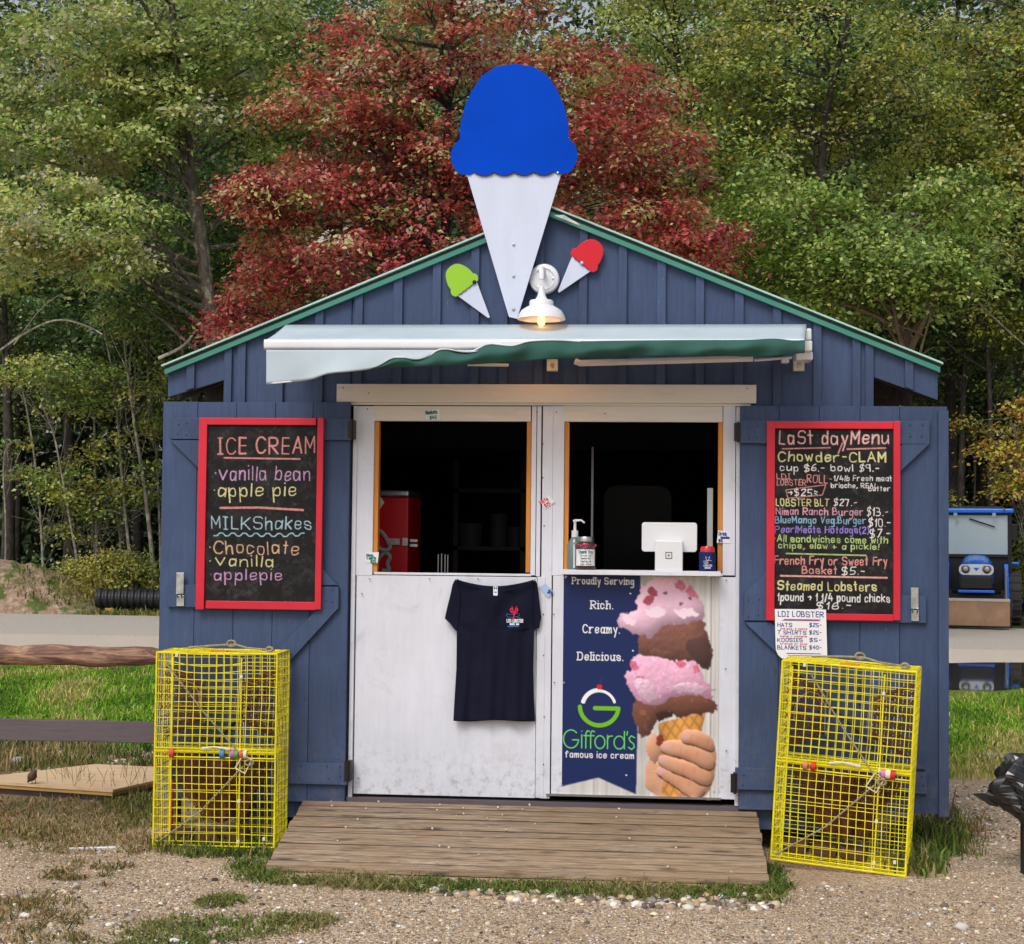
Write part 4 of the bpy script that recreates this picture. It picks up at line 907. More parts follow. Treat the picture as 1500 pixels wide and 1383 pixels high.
# sanitizer bottle
hx, hy = sx(842, 0), .0
T = thing('sanitizer_bottle', 'clear hand sanitizer bottle with a white pump left of the tip jar', 'pump bottle', (hx, hy, ZS))
MB().lathe([(0, 0), (.033, 0), (.035, .008), (.035, .12), (.02, .15), (.013, .158)], (hx, hy, ZS+.0005), n=24).build('bottle', pmat('sanitizer_plastic', lin(96, 118, 122), .15, .1, spec=.6), T, True)
MB().lathe([(.016, .155), (.016, .185), (.007, .187), (.006, .225), (.010, .226), (.010, .236), (0, .238)], (hx, hy, ZS), n=20).build('pump', WP, T, True)
MB().tube([(hx, hy, ZS+.233), (hx+.03, hy-.004, ZS+.234), (hx+.045, hy-.006, ZS+.222)], [.006, .005, .004], 8).build('nozzle', WP, T, True)
MB().tube([(hx, hy-.036, ZS+.01), (hx, hy-.036, ZS+.12)], .005, 8).build('dip_tube', WP, T)
# red drinks cooler inside on the left
yc = .55
T = thing('drinks_cooler', 'red drinks cooler with grey script lettering inside the left window', 'cooler', (PX(560, 850, yc), yc+.2, FLOORZ))
x0, x1 = PX(510, 780, yc), PX(598, 780, yc); z0, z1 = FLOORZ, PZ(570, 728, yc)
CR_ = flat('cooler_red', lin(200, 16, 30), .35, .4)
MB().box(x0, x1, yc, yc+.45, z0, z1).build('cabinet', CR_, T, bevel=.01)
MB().box(x0-.01, x1, yc-.006, yc+.46, z1+.002, z1+.035).build('lid', M['chrome'], T, bevel=.008)
gm = flat('grey_script', lin(170, 172, 176))
def s2(pts, r): return MB().tube([tuple(W(x, y, yc-.004)) for x, y in smooth_open(pts)], r/300, 6)
s2([(552, 775), (562, 782), (570, 795), (572, 804), (560, 807), (552, 800)], 3.2).build('script', gm, T); s2([(551, 822), (563, 808), (573, 815), (566, 826), (572, 836), (560, 836)], 3.2).build('script', gm, T)
MB().box(PX(567, 794, yc), PX(586, 794, yc), yc-.014, yc-.002, PZ(575, 798, yc), PZ(575, 789, yc)).box(PX(590, 794, yc), PX(598, 794, yc), yc-.014, yc-.002, PZ(575, 799, yc), PZ(575, 788, yc)).box(PX(601, 790, yc), PX(612, 790, yc), yc-.01, yc-.002, PZ(606, 794, yc), PZ(606, 790, yc)).box(PX(601, 790, yc), PX(612, 790, yc), yc-.01, yc-.002, PZ(606, 801, yc), PZ(606, 797, yc)).build('hasp', M['zinc'], T)
MB().prism(pp([(553, 722), (563, 736), (555, 748), (549, 742)], yc-.02), yc-.02, yc-.018).build('sticker', CARD, T)
# utensils standing behind the left sill
T = thing('steel_rack', 'upright steel rods of a rack behind the left service window', 'rack', (PX(651, 836, .2), .2, FLOORZ+.0))
for x, y0 in ((642, 812), (647, 811), (652, 812), (656, 813)): p = W(x, y0, .2); MB().tube([(p[0], .2, FLOORZ), (p[0], .2, p[2])], .0032, 6).build('rod', M['chrome'], T)
MB().box(PX(640, 836, .2), PX(658, 836, .2), .19, .21, FLOORZ, FLOORZ+.02).build('foot', M['chrome'], T)
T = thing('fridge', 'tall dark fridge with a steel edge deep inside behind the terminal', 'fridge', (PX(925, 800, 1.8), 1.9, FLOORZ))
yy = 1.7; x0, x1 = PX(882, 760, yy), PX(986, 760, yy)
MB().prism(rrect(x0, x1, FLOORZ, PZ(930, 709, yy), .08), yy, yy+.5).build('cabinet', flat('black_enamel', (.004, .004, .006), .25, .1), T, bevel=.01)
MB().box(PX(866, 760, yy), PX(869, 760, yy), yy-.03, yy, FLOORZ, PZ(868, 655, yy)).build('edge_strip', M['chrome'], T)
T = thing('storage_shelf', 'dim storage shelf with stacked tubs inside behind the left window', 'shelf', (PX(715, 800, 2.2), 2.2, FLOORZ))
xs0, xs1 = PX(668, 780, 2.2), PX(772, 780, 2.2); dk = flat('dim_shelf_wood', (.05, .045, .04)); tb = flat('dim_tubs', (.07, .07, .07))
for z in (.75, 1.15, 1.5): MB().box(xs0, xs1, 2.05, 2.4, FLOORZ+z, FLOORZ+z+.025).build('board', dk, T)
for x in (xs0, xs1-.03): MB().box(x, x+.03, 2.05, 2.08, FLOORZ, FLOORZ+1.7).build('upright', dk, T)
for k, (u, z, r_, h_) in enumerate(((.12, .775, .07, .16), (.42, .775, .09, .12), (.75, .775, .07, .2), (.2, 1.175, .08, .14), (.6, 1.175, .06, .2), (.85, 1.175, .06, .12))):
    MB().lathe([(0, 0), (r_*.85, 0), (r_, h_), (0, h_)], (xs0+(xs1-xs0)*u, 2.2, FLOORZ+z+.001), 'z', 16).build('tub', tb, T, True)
T = thing('white_pipe', 'upright white pipe inside the right edge of the right window', 'pipe', (PX(1040, 838, .25), .25, FLOORZ))
MB().box(PX(1036, 780, .1), PX(1044, 780, .1), .1, .13, FLOORZ, PZ(1040, 715, .1)).build('tube', flat('pipe_grey', lin(190, 192, 190)), T)

# ------------------------------------------------------------------ ice cream cone signs on the gable
def cone_sign(label, to, big, colr, Y, t_=.006):
    """to(u, v) maps sign units (width 1 across the bulge, v down) to photo pixels on the gable"""
    sc_ = [(-.43, -.28), (-.425, -.40), (-.395, -.53), (-.34, -.66), (-.26, -.78), (-.15, -.85), (0, -.875), (.15, -.85), (.26, -.78), (.34, -.66), (.395, -.53), (.425, -.40), (.43, -.28), (.47, -.245), (.497, -.19), (.50, -.13), (.475, -.06), (.43, -.01), (.36, 0.0), (.33, -.008)]
    scal = []
    for i in range(4):
        for k in range(5):
            a = math.pi*k/5; scal.append((.31-.155*(i+k/5), -.022+.026*math.sin(a)))
    sc_ += scal+[(-.31, -.022), (-.35, 0), (-.43, -.01), (-.475, -.06), (-.50, -.13), (-.497, -.19), (-.47, -.245)]
    X0 = to(0, 1.1)
    T = thing('cone_sign', label, 'sign', (PX(*X0, Y), Y, PZ(*X0, Y)))
    MB().prism(pp([to(*p) for p in [(-.375, -.015), (.375, -.015), (.03, 1.135), (-.035, 1.12)]], Y), Y, Y+t_).build('cone', M['signwhite'], T, bevel=.001)
    MB().prism(pp([to(*p) for p in sc_], Y-t_-.001), Y-t_-.001, Y-.0008).build('scoop', colr, T, bevel=.001)
    ol = MB().tube([tuple(W(*to(u, v+.004), Y-t_-.001)) for u, v in scal+[(-.31, -.022)]], .0035 if big else .0018, 4); ol.build('scallop_outline', M['outline'], T)
    b = MB()
    for v in ((.55, .80, 1.06) if big else ()): b.lathe([(0, -.006), (.006, -.005), (.008, 0)], W(*to(0, v), Y-.001), 'y', 12)
    if big: b.lathe([(0, -.005), (.005, -.004), (.006, 0)], W(*to(.345, -.012), Y-t_-.002), 'y', 12)
    else: b.lathe([(0, -.006), (.008, -.005), (.010, 0)], W(*to(.30 if colr is M['signgreen'] else .0, -.03), Y-t_-.002), 'y', 12)
    b.build('screws', M['zinc'] if colr is not M['signgreen'] else M['iron'], T)
    return T
cone_sign('huge blue scoop cone sign rising above the gable peak', lambda u, v: (753+u*186-.018*v*50, 256+v*186-u*1.5), True, M['signblue'], -.075)
MB_ = MB().box(PX(747, 400, -.03), PX(753, 400, -.03), -.068, -.02, PZ(750, 460, -.03), PZ(750, 190, -.03))
big = [o for o in bpy.data.objects if o.name == 'cone_sign'][0]; MB_.build('support_strut', M['zinc'], big)
def rotmap(cx, cy, w_, ang):
    c_, s_ = math.cos(math.radians(ang)), math.sin(math.radians(ang))
    return lambda u, v: (cx+(u*c_-v*s_)*w_, cy+(u*s_+v*c_)*w_)
cone_sign('small lime green cone sign tilted left of the big cone', rotmap(684.5, 423, 47, -37), False, M['signgreen'], -.03, .004)
cone_sign('small red cone sign tilted right beside the wall lamp', rotmap(851.5, 386.5, 47, 39), False, M['signred'], -.03, .004)

# ------------------------------------------------------------------ wall lamp
Yl = -.20; lc = W(797, 409, -.03)
T = thing('wall_lamp', 'white barn lamp with a glowing bulb under the cone signs', 'wall lamp', tuple(lc))
MB().lathe([(.0, -.012), (.045, -.012), (.05, -.02), (.068, -.014), (.073, -.003), (.073, .008)], (lc[0], -.031, lc[2]), 'y', 36).build('backplate', M['whitemetal'], T, True)
lx, lz0 = PX(793, 468, Yl), PZ(793, 468, Yl); lz = lz0
MB().tube([(lc[0], -.04, lc[2]+.01), (lc[0], -.10, lc[2]+.035), (lc[0]-.005, -.16, lc[2]+.03), (lx, Yl, lc[2]-.005), (lx, Yl, lc[2]-.03)], .012, 10).build('arm', M['whitemetal'], T, True)
b = MB()
for a in (0, 2.1, 4.2): b.lathe([(0, -.02), (.006, -.018), (.007, -.01)], (lc[0]+.045*math.cos(a), -.031, lc[2]+.045*math.sin(a)), 'y', 8)
b.build('screws', M['zinc'], T)
zt = PZ(793, 420, Yl)
sh = [(.012, zt-lz+.0), (.014, zt-lz-.02), (.020, zt-lz-.045), (.034, zt-lz-.068), (.052, .088), (.056, .080), (.056, .062), (.066, .058), (.092, .042), (.106, .020), (.112, .0), (.109, .0), (.104, .018), (.09, .036), (.06, .050), (.0, .052)]
MB().lathe(sh, (lx, Yl, lz), 'z', 40, cap=False).build('lamp_shade', M['whitemetal'], T, True)
MB().lathe([(0, -.034), (.006, -.033), (.014, -.024), (.019, -.010), (.017, .006), (.011, .018), (.011, .05), (0, .05)], (lx, Yl, lz), 'z', 20).build('bulb', emit('glowing_bulb', (1.0, .46, .12), 5), T, True)
pl = bpy.data.lights.new('bulb_glow', 'POINT'); pl.energy = 1.3; pl.color = (1, .42, .14); pl.shadow_soft_size = .02
po = bpy.data.objects.new('bulb_glow', pl); po.location = (lx, Yl, lz-.05); COL.objects.link(po)
po.parent = T; po.matrix_parent_inverse = Matrix.Translation(-Vector(tuple(lc)))

# ------------------------------------------------------------------ awning
Yb = -.44
T = thing('awning', 'half rolled white and green awning with a sagging valance over the doors', 'awning', (PX(800, 500, -.1), -.12, PZ(800, 520, -.1)))
x0, x1 = PX(421, 490, -.12), PX(1180, 490, -.12); zr = PZ(800, 491, -.12)
mb = MB(); n = 60; ring = 16
path = [(x0+(x1-x0)*i/n, -.125+.002*math.sin(i*.9), zr-.002) for i in range(n+1)]
mb.tube(path, [.047+.0015*math.sin(i*.7)+.001*math.sin(i*2.3) for i in range(n+1)], ring).build('fabric_roll', M['awning_grey'], T, True)
# fabric from the roll to the front bar
fb = MB(); bx0, bx1 = PX(388, 505, Yb), PX(1178, 505, Yb); zb_ = PZ(640, 505, Yb); nn = 80
for i in range(nn+1):
    u = i/nn; xa = x0+(x1-x0)*u; xb = bx0+(bx1-bx0)*u
    for j in range(5):
        v = j/4; fb.v.append((xa+(xb-xa)*v, -.155+(Yb+.155)*v, zr+.045+(zb_+.02-zr-.045)*v-.006*math.sin(math.pi*v)*(1+.5*math.sin(u*23))))
fb.f = [[i*5+j, (i+1)*5+j, (i+1)*5+j+1, i*5+j+1] for i in range(nn) for j in range(4)]
o = fb.build('canopy', M['awning_grey'], T, True); md = o.modifiers.new('thickness', 'SOLIDIFY'); md.thickness = .002
MB().prism(rrect(0, 1, 0, 1, .2), 0, 1)
MB().xprism([(Yb-.02+p[0]*.05, PZ(640, 512.5, Yb)+p[1]*.047) for p in rrect(0, 1, 0, 1, .3)], bx0, bx1).build('front_bar', M['whitemetal'], T, True)
def curtain(top, bot, yf, mat, name, nx=150, ny=14):
    xs = np.linspace(top[0][0], top[-1][0], nx); mb = MB(); tx, ty = zip(*smooth_open(top, 2)); bx, by = zip(*smooth_open(bot, 2))
    for x in xs:
        a, b = np.interp(x, tx, ty), np.interp(x, bx, by)
        for j in range(ny+1):
            v = j/ny; mb.v.append(tuple(W(x, a+(b-a)*v, yf(x, v))))
    k = ny+1; mb.f = [[i*k+j, (i+1)*k+j, (i+1)*k+j+1, i*k+j+1] for i in range(nx-1) for j in range(ny)]
    o = mb.build(name, mat, T, True); md = o.modifiers.new('thickness', 'SOLIDIFY'); md.thickness = .002; md.offset = -1; return o
curve = [(392, 562), (415, 560), (455, 556), (472, 549), (482, 546), (520, 543), (548, 539), (560, 533), (574, 524), (590, 523), (612, 527.5), (630, 521), (641, 512), (655, 511), (672, 515), (690, 516), (705, 508), (715, 503), (735, 505), (752, 507), (770, 500), (800, 498)]
yfg = lambda x, v: Yb-.024-.03*v*math.sin((x-380)*.012)**2-.006*math.sin(x*.06+v*3)*v-.012*v
curtain([(390, 512.5), (500, 512.5), (650, 512.5), (700, 512.5)], curve[:-6]+[(700, 514)], yfg, M['awning_grey'], 'valance')
yfd = lambda x, v: Yb-.030-.022*math.sin(math.pi*v)-.008*math.sin(x*.035+v*4)-.006*math.sin(x*.11+v*2)
gt = [(545, 540), (560, 534), (574, 525), (590, 524), (612, 528), (630, 521.5), (641, 513), (655, 512), (672, 516), (690, 516), (705, 508), (720, 504), (740, 506), (755, 507), (775, 500), (800, 498), (815, 498), (850, 500), (900, 499), (1000, 498), (1100, 498), (1125, 496), (1140, 496), (1160, 499), (1179, 498)]
gb = [(545, 541), (600, 537.5), (680, 535), (740, 531), (800, 526), (850, 525), (920, 521), (1000, 522), (1060, 521), (1100, 523), (1140, 521), (1179, 517)]
curtain(gt, gb, yfd, M['awning_green'], 'turned_up_valance', 260, 16)
MB().tube([tuple(W(x, y, yfd(x, 0)-.003)) for x, y in smooth_open(curve+[(815, 498), (850, 500)], 3)], .0035, 6).build('piping', M['whitemetal'], T, True)
# folded arms and brackets
def bar(pts, r, nm, Y=-.17): MB().tube([tuple(W(x, y, Y)) for x, y in pts], r, 8).build(nm, M['whitemetal'], T, True)
bar([(842, 529), (850, 532), (1103, 525)], .015, 'folding_arm', -.14); bar([(685, 534), (745, 535)], .007, 'folding_arm', -.16); bar([(1105, 528), (1160, 524)], .006, 'folding_arm', -.16)
for x, y in ((809, 535), (1170.5, 535)):
    rect(x-8, y-9, x+8, y+8, -.06, .04).build('bracket', M['cream'], T, bevel=.003); p = W(x, y, -.061); MB().lathe([(0, -.008), (.009, -.008), (.011, 0)], p, 'y', 6).build('bolt', M['zinc'], T)
rect(1173, 482, 1179, 497, -.17, .10).build('end_cap', M['whitemetal'], T, bevel=.004); rect(1180, 481, 1189, 498, -.17, .13).build('end_cap', M['whitemetal'], T, bevel=.006)
rect(1177, 499, 1190, 514, -.22, .16).build('end_cap', M['whitemetal'], T, bevel=.005); rect(1166, 515, 1191, 527, -.18, .15).build('end_cap', M['whitemetal'], T, bevel=.006)
rect(421, 480, 438, 492, -.165, .10).build('end_cap', M['whitemetal'], T, bevel=.006); rect(1145, 524, 1156, 531, -.20, .05).build('arm_joint', M['whitemetal'], T, bevel=.003)

# ------------------------------------------------------------------ ramp
Yr0, Yr1 = -.055, float(.5*(G(393, 1280)[1]+G(1117, 1298)[1]))
xl, xr = float(G(393, 1281)[0])-.02, .5*(PX(1117, 1185, Yr0)+G(1117, 1296)[0])
zt_, zb_ = FLOORZ-.02, .028
ramp = thing('ramp', 'weathered wooden plank ramp up to the white doors', 'ramp', ((xl+xr)/2, (Yr0+Yr1)/2, 0))
N = 12; L_ = Yr1-Yr0; dz = (zb_-zt_)/N; dy = L_/N
for i in range(N):
    ya, za = Yr0+dy*i, zt_+dz*i; yb_, zb2 = Yr0+dy*(i+1)+.017, zt_+dz*(i+1)-dz*.05
    xa, xb = xl+random.uniform(-.004, .004), xr+random.uniform(-.004, .004)
    xa -= .0; b = MB(); th = .026; j = random.uniform(-.002, .002)
    b.xprism([(ya, za+j), (yb_, zb2+j), (yb_, zb2+j-th), (ya, za+j-th)], xa, xb); b.build('plank', M['deck'], ramp, bevel=.003)
    if i < N-1: MB().xprism([(yb_+.001, zb2-.0035), (Yr0+dy*(i+1)-.001, zt_+dz*(i+1)-.0035), (Yr0+dy*(i+1)-.001, zt_+dz*(i+1)-.012), (yb_+.001, zb2-.012)], xl+.004, xr-.004).build('joint_dirt', M['joint'], ramp)  # dark strip added in each plank gap so the seam reads as shaded
for x in (xl+.02, (xl+xr)/2, xr-.06):
    MB().xprism([(Yr0+.0, zt_-.03), (Yr1+.02, zb_-.027), (Yr1+.02, 0.001), (Yr0, .001)][0:4], x, x+.04).build('stringer', M['deck'], ramp)
cr = MB()
for i in range(34):
    u = random.random()**1.6; y = Yr0+L_*u; z = zt_+(zb_-zt_)*u; r_ = random.uniform(.003, .006)
    cr.ico((random.uniform(xl+.05, xr-.05), y, z+.003+r_*.5), r_, .3)
tag(cr.build('crumbs', flat('pale_crumbs', lin(220, 212, 196))), kind='stuff')

# ------------------------------------------------------------------ lobster traps
def trap(loc, w_, h, d, yaw, tilt, label, var):
    T = thing('lobster_trap', label, 'lobster trap', tuple(loc), 'yellow wire lobster traps beside the ramp', local=True)
    T.rotation_euler = (0, tilt, yaw)
    R = random.Random(var); rw = .0021
    def wob(p, k=1.0): 
        x, y, z = p; return (x+.003*math.sin(z*9+var)+R.uniform(-.0012, .0012), y+.003*math.sin(x*8+z*5+var)*k, z+R.uniform(-.0012, .0012))
    nx, nz, ny = 16, 24, 8
    def grid(a, b, na, nb, f, name, sag=0, rr=rw):
        mb = MB()
        for i in range(na+1):
            u = i/na; mb.tube([wob(f(u, k/8)) for k in range(9)], rr, 4, cap=False)
        for j in range(nb+1):
            v = j/nb; mb.tube([wob(f(k/8, v)) for k in range(9)], rr, 4, cap=False)
        return mb.build(name, M['yellow'], T)
    sagf = (lambda u, v: -.03*math.sin(math.pi*min(1, max(0, (u-.1)/.65)))*max(0, (v-.8)/.2)**1.0) if var == 1 else (lambda u, v: 0)
    grid(0, 0, nx, nz, lambda u, v: ((u-.5)*w_, 0, v*h+sagf(u, v)*(1 if v < .999 else .2)), 'front_mesh')
    # door panel frame, second layer of mesh on part of the front
    e = MB(); dx0, dx1 = (-.36*w_, .21*w_) if var == 1 else (-.42*w_, .27*w_)
    for x in (dx0, dx1): e.tube([(x, -.006, .02), (x, -.006, h*.5), (x, -.006, h-.02)], .0034, 5)
    for z in (.02, .5*h, h*.515, h*.47): e.tube([(-w_/2, -.005, z), (w_/2, -.005, z)], .003, 5)
    for i in range(5): z = .08+i*.19; e.tube([(dx0, -.004, z), (dx1, -.004, z+.003)], .0016, 4, False)
    e.build('door_frame', M['yellow'], T)
    grid(0, 0, nx, nz, lambda u, v: ((u-.5)*w_, d, v*h), 'back_mesh')
    grid(0, 0, ny, nz, lambda u, v: (-w_/2, u*d, v*h), 'side_mesh'); grid(0, 0, ny, nz, lambda u, v: (w_/2, u*d, v*h), 'side_mesh')
    grid(0, 0, nx, ny, lambda u, v: ((u-.5)*w_, v*d, h+.006*math.sin(u*7)), 'top_mesh'); grid(0, 0, nx, ny, lambda u, v: ((u-.5)*w_, v*d, .004), 'bottom_mesh')
    grid(0, 0, nx, 7, lambda u, v: ((u-.5)*w_, v*d*.98+.004, h*.49), 'divider_mesh')
    fr = MB(); c = [(-w_/2, 0), (w_/2, 0), (w_/2, d), (-w_/2, d)]
    for i in range(4):
        a, b = c[i], c[(i+1) % 4]
        for z in (.004, h): fr.tube([(a[0], a[1], z), (b[0], b[1], z)], .0042, 6)
        fr.tube([(a[0], a[1], 0), (a[0], a[1], h)], .0045, 6)
    fr.tube([(-w_/2, 0, h*.495), (w_/2, 0, h*.495)], .0045, 6); fr.build('corner_wires', M['yellow'], T)
    # rust brown netting: a funnel in the lower half, a side entrance cone left and right in the upper half
    def net(P, nu, nv, name, r_=.0030):
        mb = MB()
        for i in range(nu):
            for s in (0, 1):
                path = []
                for j in range(nv+1):
                    u = (i+(.5 if (j+s) % 2 else 0))/nu; path.append(P(u, j/nv))
                mb.tube(path, r_, 3, False)
        return mb.build(name, M['rustnet'], T)
    def funnel(u, v):
        ww = w_*(.86-.52*v); zz = h*(.46-.34*v); yy = d*(.25+.35*v)
        return ((u-.5)*ww+.01*math.sin(v*9), yy+.012*math.sin(u*19+v*7), zz+.012*math.sin(u*11))
    net(funnel, 34, 24, 'funnel_net'); net(lambda u, v: (funnel(u, v)[0], funnel(u, v)[1]+.07, funnel(u, v)[2]), 34, 24, 'funnel_net')
    for s in (-1, 1):
        def ent(u, v, s=s):
            a = 2*math.pi*u; rr = (.165-.075*v); return (s*(w_/2-.02-.16*v), d*.5+rr*.75*math.cos(a), h*.74+rr*math.sin(a))
        net(ent, 18, 9, 'entrance_net')
        hp = MB(); hp.tube([(s*(w_/2-.19), d*.5+.075*math.cos(a), h*.74+.1*math.sin(a)) for a in np.linspace(0, 6.28, 20)], .0025, 5)
        hp.tube([(s*(w_/2-.13)+.07*math.cos(a)*1.0, .02+.02*math.sin(a), h*.74+.10*math.sin(a)) for a in np.linspace(0, 6.28, 12)[0:7]], .0018, 5, False); hp.build('hoop', M['rope'], T)
    # coloured bands round the centre wire
    for i, (x, c_) in enumerate([(-.355, (206, 70, 80)), (.065, (60, 130, 180)), (.15, (170, 110, 160)), (.18, (90, 150, 90)), (.225, (210, 90, 40)), (.25, (226, 216, 170))] if var == 1 else [(-.28, (206, 120, 100)), (-.22, (206, 50, 40)), (.30, (196, 120, 170)), (.335, (226, 214, 180)), (.37, (196, 40, 50))]):
        MB().lathe([(.014, -.01), (.020, -.01), (.020, .010), (.014, .010), (.014, -.01)], (x*w_, -.004, h*.49), 'x', 12, False).build('band', flat('band_%d_%d' % (var, i), lin(*c_)), T, True)
    # plastic clip, rope and bungee
    MB().tube([(-.10*w_, -.012, h*.515), (.0, -.014, h*.525), (.13*w_, -.012, h*.515)], [.007, .004, .007], 6).build('clip', M['offwhite'], T, True)
    hx_ = .24*w_
    rp = MB(); top_x = -.42*w_ if var == 1 else -.28*w_
    rp.tube([(top_x, -.012, h*.95), ((top_x+hx_)/2, -.016, h*.70), (hx_, -.012, h*.475)], .0035, 5); rp.tube([(hx_, -.012, h*.43), (-.1*w_, -.014, h*.2), (-.46*w_, -.01, .03)], .0035, 5)
    rp.tube([(hx_+.03+.02*math.cos(a), -.02, h*.45+.012*math.sin(a)) for a in np.linspace(0, 6.28, 14)], .004, 5); rp.build('bungee', M['rope'], T, True)
    bk = MB(); bk.tube([(hx_-.035, -.014, h*.42), (hx_, -.014, h*.49), (hx_+.04, -.014, h*.465), (hx_+.01, -.014, h*.395), (hx_-.035, -.014, h*.42)], .0035, 5); bk.build('buckle', M['offwhite'], T)
    tr = MB(); tr.tube([(-.33*w_, d*.75, h+.012), (-.1*w_, d*.7, h+.024), (.08*w_, d*.6, h+.032), (.2*w_, d*.5, h+.018), (.44*w_, d*.35, h+.012)], .005, 6)
    tr.tube([(.05*w_+.02*math.cos(a), d*.6, h+.036+.014*math.sin(a)) for a in np.linspace(0, 6.28, 12)], .005, 6)
    tr.tube([(.40*w_+.015*math.cos(a), d*.35, h+.016+.010*math.sin(a)) for a in np.linspace(0, 6.28, 10)], .006, 6); tr.build('tied_rope', M['rope'], T, True)
    MB().box(-.07*w_, .07*w_, .02, .06, h+.004, h+.010).build('tag', flat('orange_tag_%d' % var, lin(220, 140, 30)), T)
    if var == 1:
        MB().box(-.405*w_, -.375*w_, .05, .08, .08, .30).build('escape_vent', flat('red_plastic_vent', lin(206, 70, 34)), T, bevel=.004)
    cl = MB()
    for x, z in ((dx1, h*.88), (dx1, h*.5), (dx1, h*.25), (dx1, .04), (w_*.42, .055), (-.33*w_, h*.985)): cl.box(x-.006, x+.006, -.012, .002, z-.004, z+.010)
    cl.build('crimps', M['offwhite'], T)
    # bricks that weigh the trap down
    for i in range(3):
        MB().box(-.46*w_+i*.13, -.46*w_+.11+i*.13, d*.55, d*.55+.10, .01, .055).build('brick', pmat('brown_brick_%d%d' % (var, i), lin(92, 62, 50), .9, .2, 20), T, bevel=.004)
    return T
a, b = G(216, 1248), G(407, 1243); wd = float(b[0]-a[0])
Yt_ = float((a[1]+b[1])/2); h1 = PZ(310, 957, Yt_)
trap(((a[0]+b[0])/2, Yt_, 0), wd, h1, min(.33, -.085-Yt_), 0, 0, 'upright yellow wire lobster trap left of the ramp by the fence', 1)
a, b = G(1131, 1268), G(1325, 1288)
trap(((a[0]+b[0])/2, float((a[1]+b[1])/2)+.0, .018), .575, .875, .30, math.radians(-13), math.radians(3.2), 'tilted yellow wire lobster trap right of the ramp', 2)

# ------------------------------------------------------------------ fence on the left
Yf = .22
T = thing('rail_fence', 'rustic fence of a peeling log over a grey plank rail on the left', 'fence', (PX(230, 1240, Yf), Yf, 0))
xe = PX(242.5, 960, Yf); zc = PZ(110, 960.5, Yf); mb = MB(); n = 44
path = [(xe-i*.075, Yf+.006*math.sin(i*.8), zc+.004*math.sin(i*1.1)) for i in range(n)]; rad = [.050+.003*math.sin(i*1.7)+.002*math.sin(i*3.1) for i in range(n)]; rad[0] = .032; rad[1] = .044
mb.tube(path, rad, 18)
for i, v in enumerate(mb.v):
    k = .003*math.sin(v[0]*70+v[2]*200)*math.sin(i*1.3); mb.v[i] = (v[0], v[1]+k, v[2]+k)
mb.build('log_rail', M['log'], T, True)
z0, z1 = PZ(110, 1086, Yf), PZ(110, 1055, Yf); MB().box(xe-3.2, PX(242.5, 1070, Yf), Yf-.02, Yf+.02, z0, z1).build('plank_rail', M['plankdark'], T, bevel=.004)
MB().box(PX(243, 1070, Yf), PX(264, 1070, Yf), Yf-.05, Yf+.05, 0, zc+.06).build('post', M['plankdark'], T, bevel=.006)
MB().box(xe-2.6, xe-2.5, Yf+.052, Yf+.15, 0, zc+.12).build('post', M['plankdark'], T, bevel=.006)

# ------------------------------------------------------------------ plywood platform and bird
zp = .07; P4 = [G(x, y, zp) for x, y in ((-55, 1142), (140, 1119), (300, 1127), (165, 1157))]
T = thing('plywood_platform', 'low pale plywood platform lying on the ground behind the fence', 'platform', (float(P4[0][0]), float(P4[0][1]), 0))
q = [(p[0], p[1]) for p in P4]; MB().hprism(q, zp-.014, zp).build('plywood_top', M['plywood'], T)
cxy = np.mean(q, 0); inn = [tuple(cxy+(np.array(p)-cxy)*.985) for p in q]
MB().hprism(inn, zp-.034, zp-.0145).build('frame', M['timber'], T); MB().hprism([tuple(cxy+(np.array(p)-cxy)*.90) for p in q], 0, zp-.0345).build('bearers', M['plankdark'], T)
p = G(44, 1151, zp); p = p+np.array([0, .06, 0])
T = thing('sparrow', 'small brown sparrow perched on the plywood platform edge', 'bird', tuple(p))
s = .0135
bd = [(-.55, -.05, .35), (-.2, -.02, .9), (.25, 0, 1.55), (.9, 0, 2.3), (1.4, 0, 3.0), (1.75, 0, 3.7), (2.1, 0, 4.3), (2.45, 0, 4.6), (2.9, 0, 4.6), (3.35, 0, 4.5)]
# tail low and left, head up and right
MB().tube([(p[0]-.03+x*s, p[1]+y*s, p[2]+.004+z*s) for x, y, z in bd], [.004, .007, .016, .024, .026, .021, .017, .014, .006, .001], 12).build('body', pmat('sparrow_feathers', lin(96, 72, 56), .9, .45, 70, 0), T, True)
lg = MB()
for dx in (-.006, .008): lg.tube([(p[0]-.006+dx, p[1]+dx, p[2]+.03), (p[0]-.004+dx, p[1]+dx, p[2]+.0005)], .0016, 5)
lg.build('legs', M['iron'], T)
# white rod
a, b = G(100, 1244, .006), G(170, 1242, .006); tag(MB().tube([tuple(a), tuple(b)], .008, 6).build('white_rod', flat('white_rod', lin(214, 214, 216))), 'thin white rod lying on the gravel left of the trap', 'rod')

